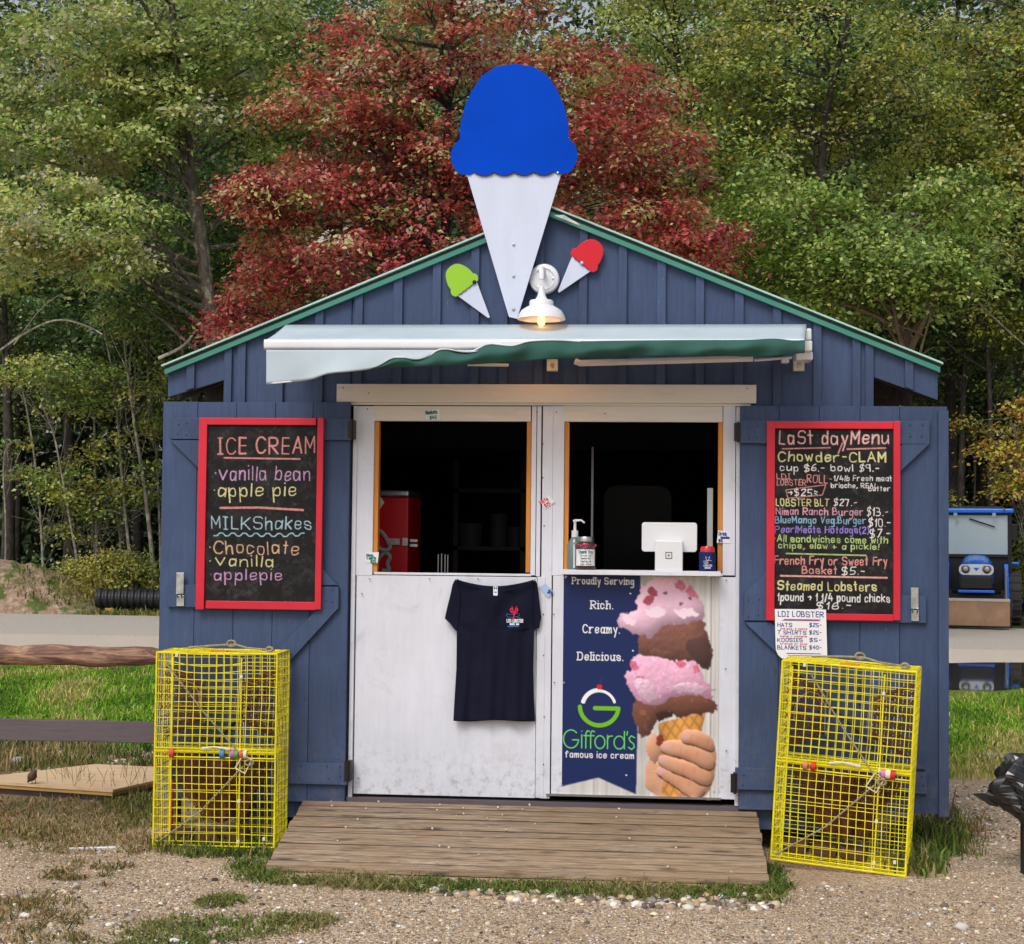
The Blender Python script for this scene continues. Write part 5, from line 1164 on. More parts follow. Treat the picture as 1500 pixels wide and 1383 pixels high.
# ------------------------------------------------------------------ bag on a stand at the right edge
bc = W(1522, 1170, -.35)
T = thing('rubbish_bag', 'crumpled black plastic bag at the right edge', 'bag', (float(bc[0]), -.35, 0.0))
mb = MB(); nu, nv = 40, 26
sil = [(-.0, .17), (.05, .165), (.11, .13), (.17, .10), (.20, .07), (.20, .02)]
for j in range(nv+1):
    v = j/nv; z = .205-.34*v
    for i in range(nu):
        a = 2*math.pi*i/nu; left = math.cos(a) < 0
        R_ = .23*(math.sin(math.pi*min(1, .12+v*.80))**.6)*(1-.45*max(0, v-.55)/.45)
        R_ *= 1+.10*math.sin(a*5+v*9)+.07*math.sin(a*11-v*13)+.05*math.sin(a*17+v*23)
        mb.v.append((bc[0]+.02+R_*math.cos(a)-.03*v*(-1), -.35+R_*.7*math.sin(a), bc[2]+z-.02+.01*math.sin(a*7)))
mb.f = [[j*nu+i, j*nu+(i+1) % nu, (j+1)*nu+(i+1) % nu, (j+1)*nu+i] for j in range(nv) for i in range(nu)]+[list(range(nu)), [nv*nu+i for i in range(nu)]]
mb.build('bag', M['bag'], T, False)
MB().prism(pp([(1424, 1163), (1440, 1162), (1462, 1166), (1462, 1182), (1450, 1180)], -.35), -.352, -.345).build('loose_flap', M['bag'], T)
MB().box(PX(1496, 1250, -.35), PX(1510, 1250, -.35), -.38, -.33, 0, PZ(1500, 1190, -.35)).build('stand_post', flat('black_post', (.015, .015, .017)), T, bevel=.003)

# ------------------------------------------------------------------ grass, pebbles
def mesh_obj(name, V, Fc, C, mat, smooth=False, parent=None):
    me = np_mesh(name, V, Fc, smooth); set_col(me, C); me.materials.append(mat); o = bpy.data.objects.new(name, me); return put(o, parent)
def blades(name, pts, h, cols, width=.004, spread=.5, kind='stuff'):
    n = len(pts); pts = np.asarray(pts, float); a = rng.uniform(0, 2*math.pi, n); hh = h*.8*np.exp(rng.normal(0, .38, n))
    cols = np.asarray(cols); fx, fy = pts[:, 0], pts[:, 1]; nz = .5+.24*(np.sin(fx*5.3+2*np.sin(fy*1.1))+np.sin(fy*1.9+2.6*np.sin(fx*2.7+1)))+rng.normal(0, .24, n)
    k = np.clip((nz*len(cols)).astype(int), 0, len(cols)-1); c = cols[k]*rng.uniform(.55, 1.35, (n, 1)); hh = hh*(.6+.5*nz.clip(0, 1)); C = np.repeat(c, 5, 0)
    lean = rng.uniform(.1, spread, n)*hh; b = rng.uniform(0, 2*math.pi, n); w_ = width*rng.uniform(.7, 1.4, n)
    dx, dy = np.cos(a)*w_, np.sin(a)*w_; lx, ly = np.cos(b)*lean, np.sin(b)*lean
    V = np.zeros((n, 5, 3)); V[:, 0] = pts+np.stack([-dx, -dy, 0*dx], 1); V[:, 1] = pts+np.stack([dx, dy, 0*dx], 1)
    md = pts+np.stack([lx*.4, ly*.4, hh*.6], 1); V[:, 2] = md+np.stack([dx*.8, dy*.8, 0*dx], 1); V[:, 3] = md-np.stack([dx*.8, dy*.8, 0*dx], 1); V[:, 4] = pts+np.stack([lx, ly, hh*np.maximum(.25, 1-.4*lean/hh)], 1)
    base = np.arange(n)[:, None]*5; F1 = np.concatenate([base+np.array([[0, 1, 2]]), base+np.array([[0, 2, 3]]), base+np.array([[3, 2, 4]])], 0)

    return tag(mesh_obj(name, V.reshape(-1, 3), F1, C, M['grass']), kind=kind)
def sample_px(poly, n, clump=0, cs=.05):
    P = np.array(poly, float); lo, hi = P.min(0), P.max(0); out = []
    m_ = n if not clump else clump
    while len(out) < m_:
        x, y = random.uniform(lo[0], hi[0]), random.uniform(lo[1], hi[1]); ins = False
        for i in range(len(P)):
            x1, y1 = P[i]; x2, y2 = P[(i+1) % len(P)]
            if (y1 > y) != (y2 > y) and x < (x2-x1)*(y-y1)/(y2-y1)+x1: ins = not ins
        if ins: out.append(G(x, y))
    out = np.array(out)
    if clump:
        k = rng.integers(0, len(out), n); out = out[k]+np.concatenate([rng.normal(0, cs, (n, 2)), np.zeros((n, 1))], 1)
    return out
gG = [lin(70, 92, 40), lin(92, 116, 48), lin(108, 128, 56), lin(130, 128, 72), lin(152, 140, 96)]; gY = [lin(96, 150, 30), lin(116, 166, 38), lin(134, 172, 52), lin(158, 174, 74), lin(190, 176, 112)]
gD = [lin(150, 100, 72), lin(164, 130, 90), lin(120, 112, 60), lin(96, 104, 48), lin(174, 150, 110)]
front = [(380, 1282), (395, 1284), (700, 1294), (1120, 1303), (1150, 1296), (1148, 1322), (900, 1316), (600, 1306), (380, 1294)]
p1 = np.vstack([sample_px(front, 9500, 420, .026), sample_px([(350, 1262), (400, 1246), (440, 1226), (408, 1290), (352, 1292)], 2200, 60, .035), sample_px([(1120, 1268), (1140, 1272), (1152, 1310), (1122, 1310)], 1500, 40, .02)])
blades('grass_by_ramp', p1, .034, gG, .0026, 2.2)
p1 = np.vstack([sample_px([(196, 1352), (300, 1340), (480, 1345), (470, 1362), (300, 1385), (170, 1384)], 2600, 170, .03), sample_px([(286, 1316), (350, 1313), (352, 1326), (300, 1328)], 900, 22, .02), sample_px([(400, 1343), (480, 1346), (470, 1362), (400, 1356)], 900, 25, .02)])
blades('grass_tufts', p1, .024, gG, .0028, 2.2)
p1 = np.vstack([sample_px([(-20, 1316), (60, 1310), (130, 1330), (120, 1384), (-20, 1384)], 1300, 110, .03), sample_px([(-20, 1170), (220, 1165), (222, 1250), (100, 1252), (-20, 1240)], 4200, 380, .035), sample_px([(110, 1260), (200, 1270), (150, 1300), (60, 1290)], 600, 20, .02)])
blades('dry_grass', p1, .032, gD, .0026, 2.0)
p1 = np.vstack([sample_px([(222, 1236), (420, 1228), (430, 1244), (400, 1256), (240, 1256)], 2600, 120, .03), sample_px([(150, 1150), (235, 1140), (236, 1210), (190, 1215)], 1800, 30, .05)])
blades('grass_under_trap', p1, .05, gG+gD[2:4], .003, .9)
p1 = sample_px([(1325, 1215), (1385, 1196), (1402, 1200), (1390, 1240), (1360, 1280), (1330, 1284)], 2300, 60, .05)
blades('weeds_by_shed', p1, .09, gG, .0045, .9)
p1 = sample_px([(1330, 1190), (1440, 1185), (1440, 1260), (1380, 1275)], 700, 24, .04); blades('stray_weeds', p1, .05, gG+gD[:2], .003, .9)
lawnL = [(-60, 978), (260, 978), (260, 1098), (-60, 1098)]; lawnR = [(1380, 1018), (1560, 1018), (1560, 1138), (1380, 1142)]
p1 = np.vstack([sample_px(lawnL, 15000, 900, .10), sample_px(lawnL, 9000), sample_px(lawnR, 8000, 420, .09), sample_px(lawnR, 4000)])
blades('lawn_grass', p1, .055, gG[1:2]+gY, .005, .9)
p1 = sample_px([(-60, 1085), (240, 1085), (240, 1125), (-60, 1135)], 5200, 130, .05); blades('long_grass', p1, .09, gG+gD[3:], .004, .8)
# tall dry stems in front of the platform
st = MB()
for i in range(46):
    x = random.choice((random.gauss(105, 16), random.gauss(190, 22))); p = G(x, random.uniform(1152, 1172)); a = random.uniform(-1, 1); h = random.uniform(.09, .22)
    st.tube([tuple(p), (p[0]+a*.03, p[1], p[2]+h*.6), (p[0]+a*.09, p[1]+random.uniform(-.03, .03), p[2]+h)], .0016, 3, False)
tag(st.build('dry_stems', pmat('straw_stems', lin(150, 130, 92), .9)), kind='stuff')

ICO = MB().ico((0, 0, 0), 1.0); IV = np.array(ICO.v); IF = np.array(ICO.f)
OV = np.array([(1, 0, 0), (0, 1, 0), (-1, 0, 0), (0, -1, 0), (0, 0, 1), (0, 0, -1)], float); OF = np.array([(0, 1, 4), (1, 2, 4), (2, 3, 4), (3, 0, 4), (1, 0, 5), (2, 1, 5), (3, 2, 5), (0, 3, 5)])
SCOL = [lin(172, 154, 132), lin(196, 184, 166), lin(146, 126, 106), lin(228, 222, 210), lin(112, 98, 86), lin(182, 154, 126), lin(150, 144, 140), lin(210, 194, 164), lin(92, 82, 76)]
def stones(name, pts, r, shape='ico', cols=SCOL, flat_=.6, jit=.22, smooth=True):
    V0, F0 = (IV, IF) if shape == 'ico' else (OV, OF); n = len(pts); m_ = len(V0)
    sc = r[:, None]*np.stack([rng.uniform(.8, 1.3, n), rng.uniform(.7, 1.1, n), rng.uniform(.4, .8, n)*flat_/.6], 1); th = rng.uniform(0, 6.28, n)
    V = V0[None]*(1+rng.uniform(-jit, jit, (n, m_, 1))); V = V*sc[:, None]; c, s = np.cos(th)[:, None], np.sin(th)[:, None]
    X = V[..., 0]*c-V[..., 1]*s; Yv = V[..., 0]*s+V[..., 1]*c; V = np.stack([X, Yv, V[..., 2]], -1)+pts[:, None]; V[..., 2] += (sc[:, 2]*.25)[:, None]
    Fc = (F0[None]+(np.arange(n)*m_)[:, None, None]).reshape(-1, 3); C = np.repeat(np.minimum(.8, np.array(cols)[rng.integers(0, len(cols), n)]*rng.uniform(.8, 1.4, (n, 1))), m_, 0)
    return tag(mesh_obj(name, V.reshape(-1, 3), Fc, C, M['stone'], smooth), kind='stuff')
fg = [(-60, 1225), (215, 1240), (400, 1290), (1115, 1305), (1330, 1290), (1400, 1180), (1560, 1150), (1560, 1450), (-60, 1450)]
p1 = sample_px(fg, 34000); stones('gravel', p1, rng.uniform(.0022, .0058, len(p1)), 'oct', jit=.25, smooth=False)
p1 = sample_px(fg, 1500); stones('coarse_gravel', p1, rng.uniform(.006, .012, len(p1)), 'ico')
band = [(610, 1298), (740, 1308), (1130, 1312), (1140, 1334), (900, 1330), (640, 1312)]
p1 = sample_px(band, 330); stones('pebbles_by_ramp', p1, rng.uniform(.008, .026, len(p1)), 'ico', jit=.12)
p1 = np.array([G(x+random.gauss(0, 25), y+random.gauss(0, 8)) for x, y in ((60, 1360), (150, 1352), (200, 1350), (40, 1345), (300, 1372), (340, 1330), (560, 1340), (720, 1362), (880, 1345), (1240, 1305), (1400, 1340), (990, 1340), (120, 1300), (60, 1312)) for _ in range(7)])
stones('scattered_stones', p1, rng.uniform(.007, .018, len(p1)), 'ico', jit=.15)
p1 = sample_px([(-40, 1090), (230, 1090), (225, 1130), (-40, 1140)], 700); stones('stones_by_platform', p1, rng.uniform(.006, .018, len(p1)), 'ico')
p1 = sample_px([(1330, 1150), (1500, 1150), (1500, 1230), (1340, 1260)], 900); stones('stones_by_shed', p1, rng.uniform(.004, .012, len(p1)), 'ico')
# named larger stones
def rock(px, py, rx, label, col=(200, 194, 186), fl=.55, cat='stone'):
    p = G(px, py); r = rx/ (2310/ (p[1]-CAM[1])); mb = MB(); nu, nv = 14, 9; R = random.Random(px)
    ph = [R.uniform(0, 6) for _ in range(4)]
    for j in range(nv+1):
        v = math.pi*j/nv
        for i in range(nu):
            a = 2*math.pi*i/nu; k = r*(1+.10*math.sin(a*2+ph[0])+.07*math.sin(a*3+v*2+ph[1])); mb.v.append((p[0]+k*math.sin(v)*math.cos(a), p[1]+k*.8*math.sin(v)*math.sin(a), max(.0, r*fl*.55+k*fl*math.cos(v))))
    mb.f = [[j*nu+i, j*nu+(i+1) % nu, (j+1)*nu+(i+1) % nu, (j+1)*nu+i] for j in range(nv) for i in range(nu)]
    return tag(mb.build('stone', pmat('stone_%d' % px, lin(*col), .85, .15, 30, .2), None, True), label, cat, 'larger stones on the gravel')
rock(26, 1313, 7, 'grey oval stone at the far left of the gravel', (150, 142, 134)); rock(38, 1316, 10, 'flat tan stone touching the grey oval stone at the left', (168, 156, 140), .4)
rock(637, 1307, 8, 'round pale stone below the grass at the ramp middle', (206, 200, 186), .6); rock(1408, 1362, 9, 'pale stone alone on the gravel at lower right', (200, 196, 188), .7)
rock(36, 1344, 8, 'white stone in the dry grass at lower left', (216, 212, 206)); rock(256, 1380, 9, 'white stone at the bottom edge in the tuft', (222, 220, 216), .4)
rock(140, 1308, 5, 'small pale stone on open gravel left of centre', (196, 190, 182)); rock(315, 1290, 5, 'small dark stone on gravel left of the ramp corner', (60, 54, 50)); rock(28, 1118, 12, 'whitish boulder behind the platform on the left', (196, 196, 200), .5)
rock(432, 1300, 4, 'small white stone just below the ramp grass corner', (216, 212, 204), .8)
for px, py, w_, lb in ((1455, 1110, 36, 'long pale flagstone in the right lawn, farther one'), (1462, 1130, 20, 'short pale flagstone in the right lawn, nearer one')):
    a, b = G(px-w_, py+4), G(px+w_, py+3); c_, d = G(px+w_*.95, py-5), G(px-w_*.9, py-3)
    tag(MB().hprism([(q[0], q[1]) for q in (a, b, c_, d)], 0, .02).build('flagstone', pmat('flagstone_%d' % px, lin(170, 168, 160), .85, .12, 20, .3), None, bevel=.008), lb, 'flagstone', 'flagstones in the lawn')

# ------------------------------------------------------------------ foliage
def leaf_cloud(centers, per, size, sxy, sz, cols, colsel, droop=.35, up=.62, axis=False):
    """leaf blades (two triangles each) scattered in flattened sprays; returns arrays"""
    n = len(centers)*per; c = np.repeat(centers, per, 0); sxyv = np.repeat(rng.uniform(.5, 1.15, len(centers))*sxy*.85, per)
    off = rng.normal(0, 1, (n, 3)); off[:, 0] *= sxyv; off[:, 1] *= sxyv; off[:, 2] *= sz
    off[:, 2] -= droop*(off[:, 0]**2+off[:, 1]**2)/np.maximum(sxyv, .01)*.5
    p = c+off; out = off[:, :2]/(np.linalg.norm(off[:, :2], axis=1, keepdims=True)+1e-6)
    d = np.concatenate([out*.7+rng.normal(0, .5, (n, 2)), rng.normal(-.35, .35, (n, 1))], 1); d /= np.linalg.norm(d, axis=1, keepdims=True)
    ax_ = np.repeat(centers[:, :2]/(np.linalg.norm(centers[:, :2], axis=1, keepdims=True)+.4), per, 0)*.75 if axis else np.array([[0, -.6]])
    nrm = np.concatenate([rng.normal(0, .42, (n, 2))+out*.25+ax_, np.full((n, 1), up)], 1); nrm /= np.linalg.norm(nrm, axis=1, keepdims=True)
    sd_ = np.cross(d, nrm); sd_ /= (np.linalg.norm(sd_, axis=1, keepdims=True)+1e-6); nn_ = np.cross(sd_, d)
    s = (size*rng.uniform(.6, 1.25, n))[:, None]
    V = np.stack([p, p+d*s*.45+sd_*s*.32+nn_*s*.08, p+d*s, p+d*s*.45-sd_*s*.32+nn_*s*.08], 1)
    i = (np.arange(n)*4)[:, None]; Fc = np.concatenate([i+np.array([[0, 1, 2]]), i+np.array([[0, 2, 3]])], 0)
    cols = np.asarray(cols); base = cols[np.repeat(colsel, per)]*np.repeat(rng.uniform(.5, 1.5, len(centers)), per)[:, None]; alt = cols[rng.integers(0, len(cols), n)]; k = rng.random((n, 1)) < .22
    cc = np.minimum(.6, np.where(k, alt, base)*np.exp(rng.normal(0, .38, (n, 1)))*1.7); return V.reshape(-1, 3), Fc, np.repeat(cc, 4, 0)
def limb(a, b, n=6, sag=.1, R=random):
    a, b = np.array(a, float), np.array(b, float); L = np.linalg.norm(b-a); pts = []
    o = np.array([R.uniform(-1, 1), R.uniform(-1, 1), R.uniform(-.5, 1)])*L*sag
    for i in range(n+1):
        t_ = i/n; pts.append(a+(b-a)*t_+o*math.sin(math.pi*t_)+np.array([R.uniform(-1, 1), R.uniform(-1, 1), R.uniform(-1, 1)])*L*.015)
    return pts
def tree(name, label, cat, base, h, r0, crown, palette, sel=None, per=70, leaf=.11, barkm='bark', trunk_pts=None, nl=40, seed=1, group=None, spray=(.38, .12), bare=0, origin_local=True):
    """crown: list of (dx, dy, z, rx, ry, rz, n_sprays) lobes relative to the base; every lobe is filled mostly near its shell"""
    R = random.Random(seed); T = thing(name, label, cat, (float(base[0]), float(base[1]), 0), group, local=True)
    tp = trunk_pts or [(0, 0, -.1)]+[(R.uniform(-.12, .12)*k, R.uniform(-.1, .1)*k, h*k/6) for k in range(1, 7)]
    tp = [tuple(q) for q in smooth_open(tp, 2)]; zs = [q[2] for q in tp]
    tb = MB().tube(tp, [max(.02, r0*(1-.85*(q[2]-zs[0])/(zs[-1]-zs[0]))*(1+.04*math.sin(q[2]*3))) for q in tp], 10)
    C = []; S = []
    for (dx, dy, z, rx, ry, rz, ns) in crown:
        cs = []
        for k in range(ns):
            v = rng.normal(0, 1, 3); v /= np.linalg.norm(v); f = rng.uniform(.35, 1.0)**.6
            f = f*(rng.uniform(1.0, 1.45) if rng.random() < .28 else 1.0); q = np.array([dx, dy, z])+v*f*np.array([rx, ry, rz])
            if q[2] < .3: q[2] = .3
            cs.append(q)
        C += cs; S += [(sel(q) if sel else R.random()) for q in cs]
        m_ = max(2, int(nl*ns/max(1, sum(c_[6] for c_ in crown))))
        for k in range(m_):
            q = cs[R.randrange(len(cs))]; za = max(zs[0]+.3, min(zs[-1]*.97, q[2]-R.uniform(.4, 1.6))); j = min(range(len(tp)), key=lambda i: abs(tp[i][2]-za))
            L = limb(tp[j], q, 6, .08, R); rr = r0*.22*R.uniform(.6, 1.2); tb.tube([tuple(x) for x in L], [max(.006, rr*(1-.88*i/6)) for i in range(7)], 5, False)
            for _ in range(2):
                i = R.randrange(2, 5); e = L[i]+np.array([R.uniform(-.7, .7), R.uniform(-.7, .7), R.uniform(-.1, .6)]); tb.tube([tuple(x) for x in limb(L[i], e, 4, .1, R)], [max(.004, rr*.4*(1-.8*i_/4)) for i_ in range(5)], 4, False)
    tb.build('trunk', M[barkm], T, True)
    C = np.array(C); idx = np.clip((np.array(S)*len(palette)).astype(int), 0, len(palette)-1)
    V, Fc, cc = leaf_cloud(C, int(per*1.15), leaf*.9, spray[0], spray[1], palette, idx, axis=True)
    mesh_obj('crown', V, Fc, cc, M['leaf'], False, T); return T
def at(px, Y): return (PX(px, 790, Y), Y)
def copy_tree(T, loc, rz, sc_, label=None):
    c = T.copy(); COL.objects.link(c); c.location = (loc[0], loc[1], 0); c.rotation_euler = (0, 0, rz); c.scale = (sc_, sc_, sc_)
    if label: c['label'] = label
    for ch in T.children: d = ch.copy(); COL.objects.link(d); d.parent = c
    return c
GRL = [lin(146, 160, 84), lin(118, 138, 70), lin(172, 178, 100), lin(96, 120, 62), lin(192, 166, 116), lin(130, 152, 80), lin(164, 172, 84)]
GRD = [lin(76, 98, 54), lin(62, 84, 50), lin(94, 112, 60), lin(54, 74, 46)]
GRM = [lin(118, 136, 64), lin(96, 118, 58), lin(142, 152, 68), lin(84, 104, 58), lin(154, 144, 76), lin(122, 126, 84), lin(140, 146, 58)]
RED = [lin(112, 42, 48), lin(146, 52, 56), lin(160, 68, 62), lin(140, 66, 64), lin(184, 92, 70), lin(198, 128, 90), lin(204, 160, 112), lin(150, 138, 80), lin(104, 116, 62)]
ORY = [lin(170, 132, 52), lin(186, 122, 58), lin(140, 128, 56), lin(120, 122, 52)]
def lz(py, Y): return PZ(750, py, Y)
# 1. big pale green tree at left with a mottled trunk
Y = 19.0; bx = PX(330, 790, Y)
def tpx(pts, Y, bx): return [(PX(x, y, Y)-bx, 0, PZ(x, y, Y)) for x, y in pts]
tp = [(0, 0, -.1)]+tpx([(322, 700), (316, 500), (300, 400), (290, 310), (268, 210), (262, 100), (250, 0), (245, -150)], Y, bx)
def lobe(px, py, rx, ry, n, bx, Y, dy=0, ryy=None):
    k = (Y-CAM[1])/F; return (PX(px, py, Y)-bx, dy, PZ(px, py, Y), rx*k, (ryy if ryy else rx*k*.8), ry*k, n)
tree('broadleaf_tree', 'large pale green tree at upper left with a mottled grey trunk', 'tree', (bx, Y), 13, .21,
     [lobe(120, 90, 190, 90, 90, bx, Y), lobe(330, 60, 130, 80, 60, bx, Y), lobe(90, 200, 170, 60, 60, bx, Y), lobe(200, -60, 260, 90, 60, bx, Y), lobe(130, 330, 150, 60, 62, bx, Y, -1), lobe(190, 390, 60, 35, 22, bx, Y, -1), lobe(60, 380, 110, 45, 34, bx, Y, -.5), lobe(230, 180, 90, 60, 30, bx, Y, -.8), lobe(400, 150, 90, 90, 44, bx, Y, .8), lobe(390, 300, 70, 120, 36, bx, Y, 1.5)],
     GRL, None, 85, .115, 'bark', tp, 60, 11, spray=(.30, .07))
# 2. red maple
Y = 15.5; bx = PX(650, 790, Y)
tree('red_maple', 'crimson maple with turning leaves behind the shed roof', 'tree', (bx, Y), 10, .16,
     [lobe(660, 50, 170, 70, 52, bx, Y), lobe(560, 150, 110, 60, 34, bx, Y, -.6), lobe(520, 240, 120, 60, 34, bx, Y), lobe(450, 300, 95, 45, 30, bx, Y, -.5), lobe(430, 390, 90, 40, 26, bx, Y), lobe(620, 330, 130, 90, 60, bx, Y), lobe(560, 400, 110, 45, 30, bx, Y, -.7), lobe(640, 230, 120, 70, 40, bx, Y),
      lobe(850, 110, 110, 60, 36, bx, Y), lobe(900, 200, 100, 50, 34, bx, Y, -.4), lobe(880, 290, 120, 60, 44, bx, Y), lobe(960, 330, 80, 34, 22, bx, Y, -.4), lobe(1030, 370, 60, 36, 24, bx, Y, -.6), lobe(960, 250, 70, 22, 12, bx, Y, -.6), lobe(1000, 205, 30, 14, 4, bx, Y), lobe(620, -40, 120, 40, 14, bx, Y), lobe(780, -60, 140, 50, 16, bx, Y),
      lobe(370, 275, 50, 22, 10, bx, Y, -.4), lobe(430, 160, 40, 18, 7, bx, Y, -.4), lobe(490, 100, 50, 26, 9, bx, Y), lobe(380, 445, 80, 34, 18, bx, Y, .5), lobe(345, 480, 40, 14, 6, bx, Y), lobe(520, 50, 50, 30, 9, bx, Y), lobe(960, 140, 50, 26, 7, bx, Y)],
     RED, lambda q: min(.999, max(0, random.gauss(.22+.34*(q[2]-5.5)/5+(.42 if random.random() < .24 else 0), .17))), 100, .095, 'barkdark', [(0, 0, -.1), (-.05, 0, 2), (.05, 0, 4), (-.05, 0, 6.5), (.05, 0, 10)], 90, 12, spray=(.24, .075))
# 3-6. green trees at right
Y = 20.5; bx = PX(1225, 790, Y)
tree('broadleaf_tree', 'tall olive green tree right of the red maple with a dark forked trunk', 'tree', (bx, Y), 13, .15,
     [lobe(1180, 60, 170, 110, 90, bx, Y), lobe(1100, 170, 130, 90, 60, bx, Y), lobe(1300, 150, 120, 90, 50, bx, Y), lobe(1190, -70, 210, 80, 50, bx, Y), lobe(1070, 280, 90, 70, 30, bx, Y, .6), lobe(1230, 250, 110, 50, 26, bx, Y, 1)],
     GRM+[lin(130, 128, 56), lin(144, 140, 60)], None, 85, .10, 'barkdark', None, 60, 13, spray=(.34, .11))
Y = 22.0; bx = PX(1000, 790, Y)
tree('broadleaf_tree', 'green tree behind the top right of the red maple', 'tree', (bx, Y), 13, .15,
     [lobe(980, 50, 150, 100, 70, bx, Y), lobe(1010, 200, 110, 90, 44, bx, Y), lobe(960, -70, 180, 70, 40, bx, Y), lobe(1050, 330, 80, 80, 30, bx, Y)], GRM+[lin(140, 146, 56)], None, 85, .105, 'barkdark', None, 40, 14)
Y = 22.6; bx = PX(1545, 790, Y)
tree('broadleaf_tree', 'green and orange tinged tree at the upper right edge', 'tree', (bx, Y), 12, .17,
     [lobe(1430, 90, 120, 90, 50, bx, Y), lobe(1480, 220, 110, 90, 54, bx, Y), lobe(1400, 250, 110, 60, 34, bx, Y), lobe(1470, 340, 90, 60, 34, bx, Y, -.5), lobe(1470, -60, 150, 60, 26, bx, Y), lobe(1570, 150, 90, 150, 50, bx, Y)],
     ORY[:3]+GRM+GRM[:3], lambda q: min(.999, max(0, random.gauss(.5-.12*q[0], .3))), 85, .11, 'bark', None, 44, 15)
Y = 16.5; bx = PX(1326, 790, Y); tp = [(0, 0, -.1), (.02, 0, 2), (0, 0, 4), (.05, 0, 5.5), (0, 0, 6.4)]
tree('understory_tree', 'bright green understory tree with a straight bare brown trunk above the right eave', 'tree', (bx, Y), 8, .19,
     [lobe(1180, 330, 130, 60, 70, bx, Y), lobe(1290, 380, 120, 55, 70, bx, Y, -.4), lobe(1120, 300, 80, 60, 34, bx, Y), lobe(1370, 400, 80, 60, 36, bx, Y, -.3), lobe(1230, 430, 100, 40, 36, bx, Y, .2), lobe(1400, 300, 80, 60, 30, bx, Y)],
     [lin(120, 142, 64), lin(102, 126, 56), lin(144, 160, 78), lin(86, 106, 50)], None, 80, .10, 'barkbrown', tp, 46, 16, spray=(.30, .09))
# 7. dark tree between
Y = 22.0; bx = PX(420, 790, Y)
tree('broadleaf_tree', 'deep green tree in the gap between the pale tree and the red maple', 'tree', (bx, Y), 12, .16,
     [lobe(440, 60, 110, 120, 60, bx, Y), lobe(350, 300, 110, 140, 70, bx, Y), lobe(430, 210, 100, 80, 40, bx, Y), lobe(230, 420, 110, 70, 40, bx, Y), lobe(470, 430, 140, 60, 40, bx, Y)], GRD+[lin(90, 108, 50)], None, 80, .115, 'barkdark', None, 36, 17)
Y = 17.5; bx = PX(310, 790, Y)
# low maple twigs left of the roof
# 8. saplings with pale thin trunks at left
def sapling(px_pts, Y, r0, label, lobes, pal, seed, leaf=.10, per=60, bk='barkpale', cat='sapling', name='sapling'):
    bx = PX(px_pts[0][0], px_pts[0][1], Y); tp = [(0, 0, -.05)]+tpx(px_pts, Y, bx)
    return tree(name, label, cat, (bx, Y), 6, r0, [lobe(*l, bx, Y) for l in lobes], pal, None, per, leaf, bk, tp, max(4, len(lobes)*5), seed, spray=(.26, .07))
PG = [lin(112, 134, 70), lin(94, 120, 58), lin(134, 146, 82), lin(150, 140, 62)]
sapling([(226, 840), (213, 720), (200, 640), (188, 560), (178, 460), (170, 380)], 22.9, .055, 'pale leaning sapling trunk nearest the left shutter', [(200, 560, 60, 40, 14), (180, 470, 50, 50, 12), (215, 700, 30, 30, 6)], GRM, 21)
sapling([(193, 840), (182, 740), (175, 650), (168, 560), (150, 470), (140, 400)], 23.2, .04, 'slim grey sapling second left of the shutter', [(150, 560, 60, 25, 12), (160, 650, 40, 40, 8)], PG, 22)
sapling([(116, 835), (100, 750), (88, 680), (78, 630), (60, 590)], 22.8, .035, 'thin mottled sapling leaning left over the brush', [(80, 535, 90, 18, 20), (40, 545, 60, 18, 10), (110, 580, 50, 30, 10)], PG, 23)
sapling([(64, 850), (60, 760), (52, 680), (40, 600), (30, 560)], 23.0, .035, 'thin pale sapling above the right end of the dirt mound', [(60, 690, 50, 22, 8), (90, 700, 50, 30, 10)], PG, 24)
sapling([(8, 830), (9, 760), (4, 690), (9, 650), (30, 645)], 22.7, .025, 'crooked white stem at the far left edge', [(20, 648, 25, 6, 2)], PG, 25)
sapling([(142, 820), (140, 740), (139, 640), (135, 560)], 23.3, .028, 'straight thin sapling amid low green leaves', [(110, 720, 70, 26, 14), (150, 740, 60, 20, 10), (190, 720, 50, 22, 8), (120, 770, 50, 20, 6)], GRM+ORY[2:], 26)
sapling([(236, 830), (233, 740), (228, 640), (216, 560), (214, 440)], 23.4, .035, 'grey sapling half hidden by the left shutter edge', [(225, 610, 40, 40, 8)], GRM, 27)
sapling([(178, 800), (168, 730), (160, 690)], 23.5, .03, 'short broken grey stem among the saplings', [(170, 720, 30, 20, 4)], GRM, 28)
sapling([(12, 810), (14, 700), (10, 560), (6, 440), (2, 300)], 23.6, .16, 'thick dark trunk at the far left edge', [(30, 440, 80, 40, 16), (80, 470, 80, 30, 12)], GRD, 29, bk='barkdark', cat='tree', name='broadleaf_tree')
sapling([(300, 800), (290, 640), (274, 560), (262, 480), (240, 440)], 22.3, .04, 'leafy sapling behind the left eave', [(215, 455, 60, 22, 10), (330, 455, 40, 20, 10)], ORY[2:]+GRM[:2], 30)
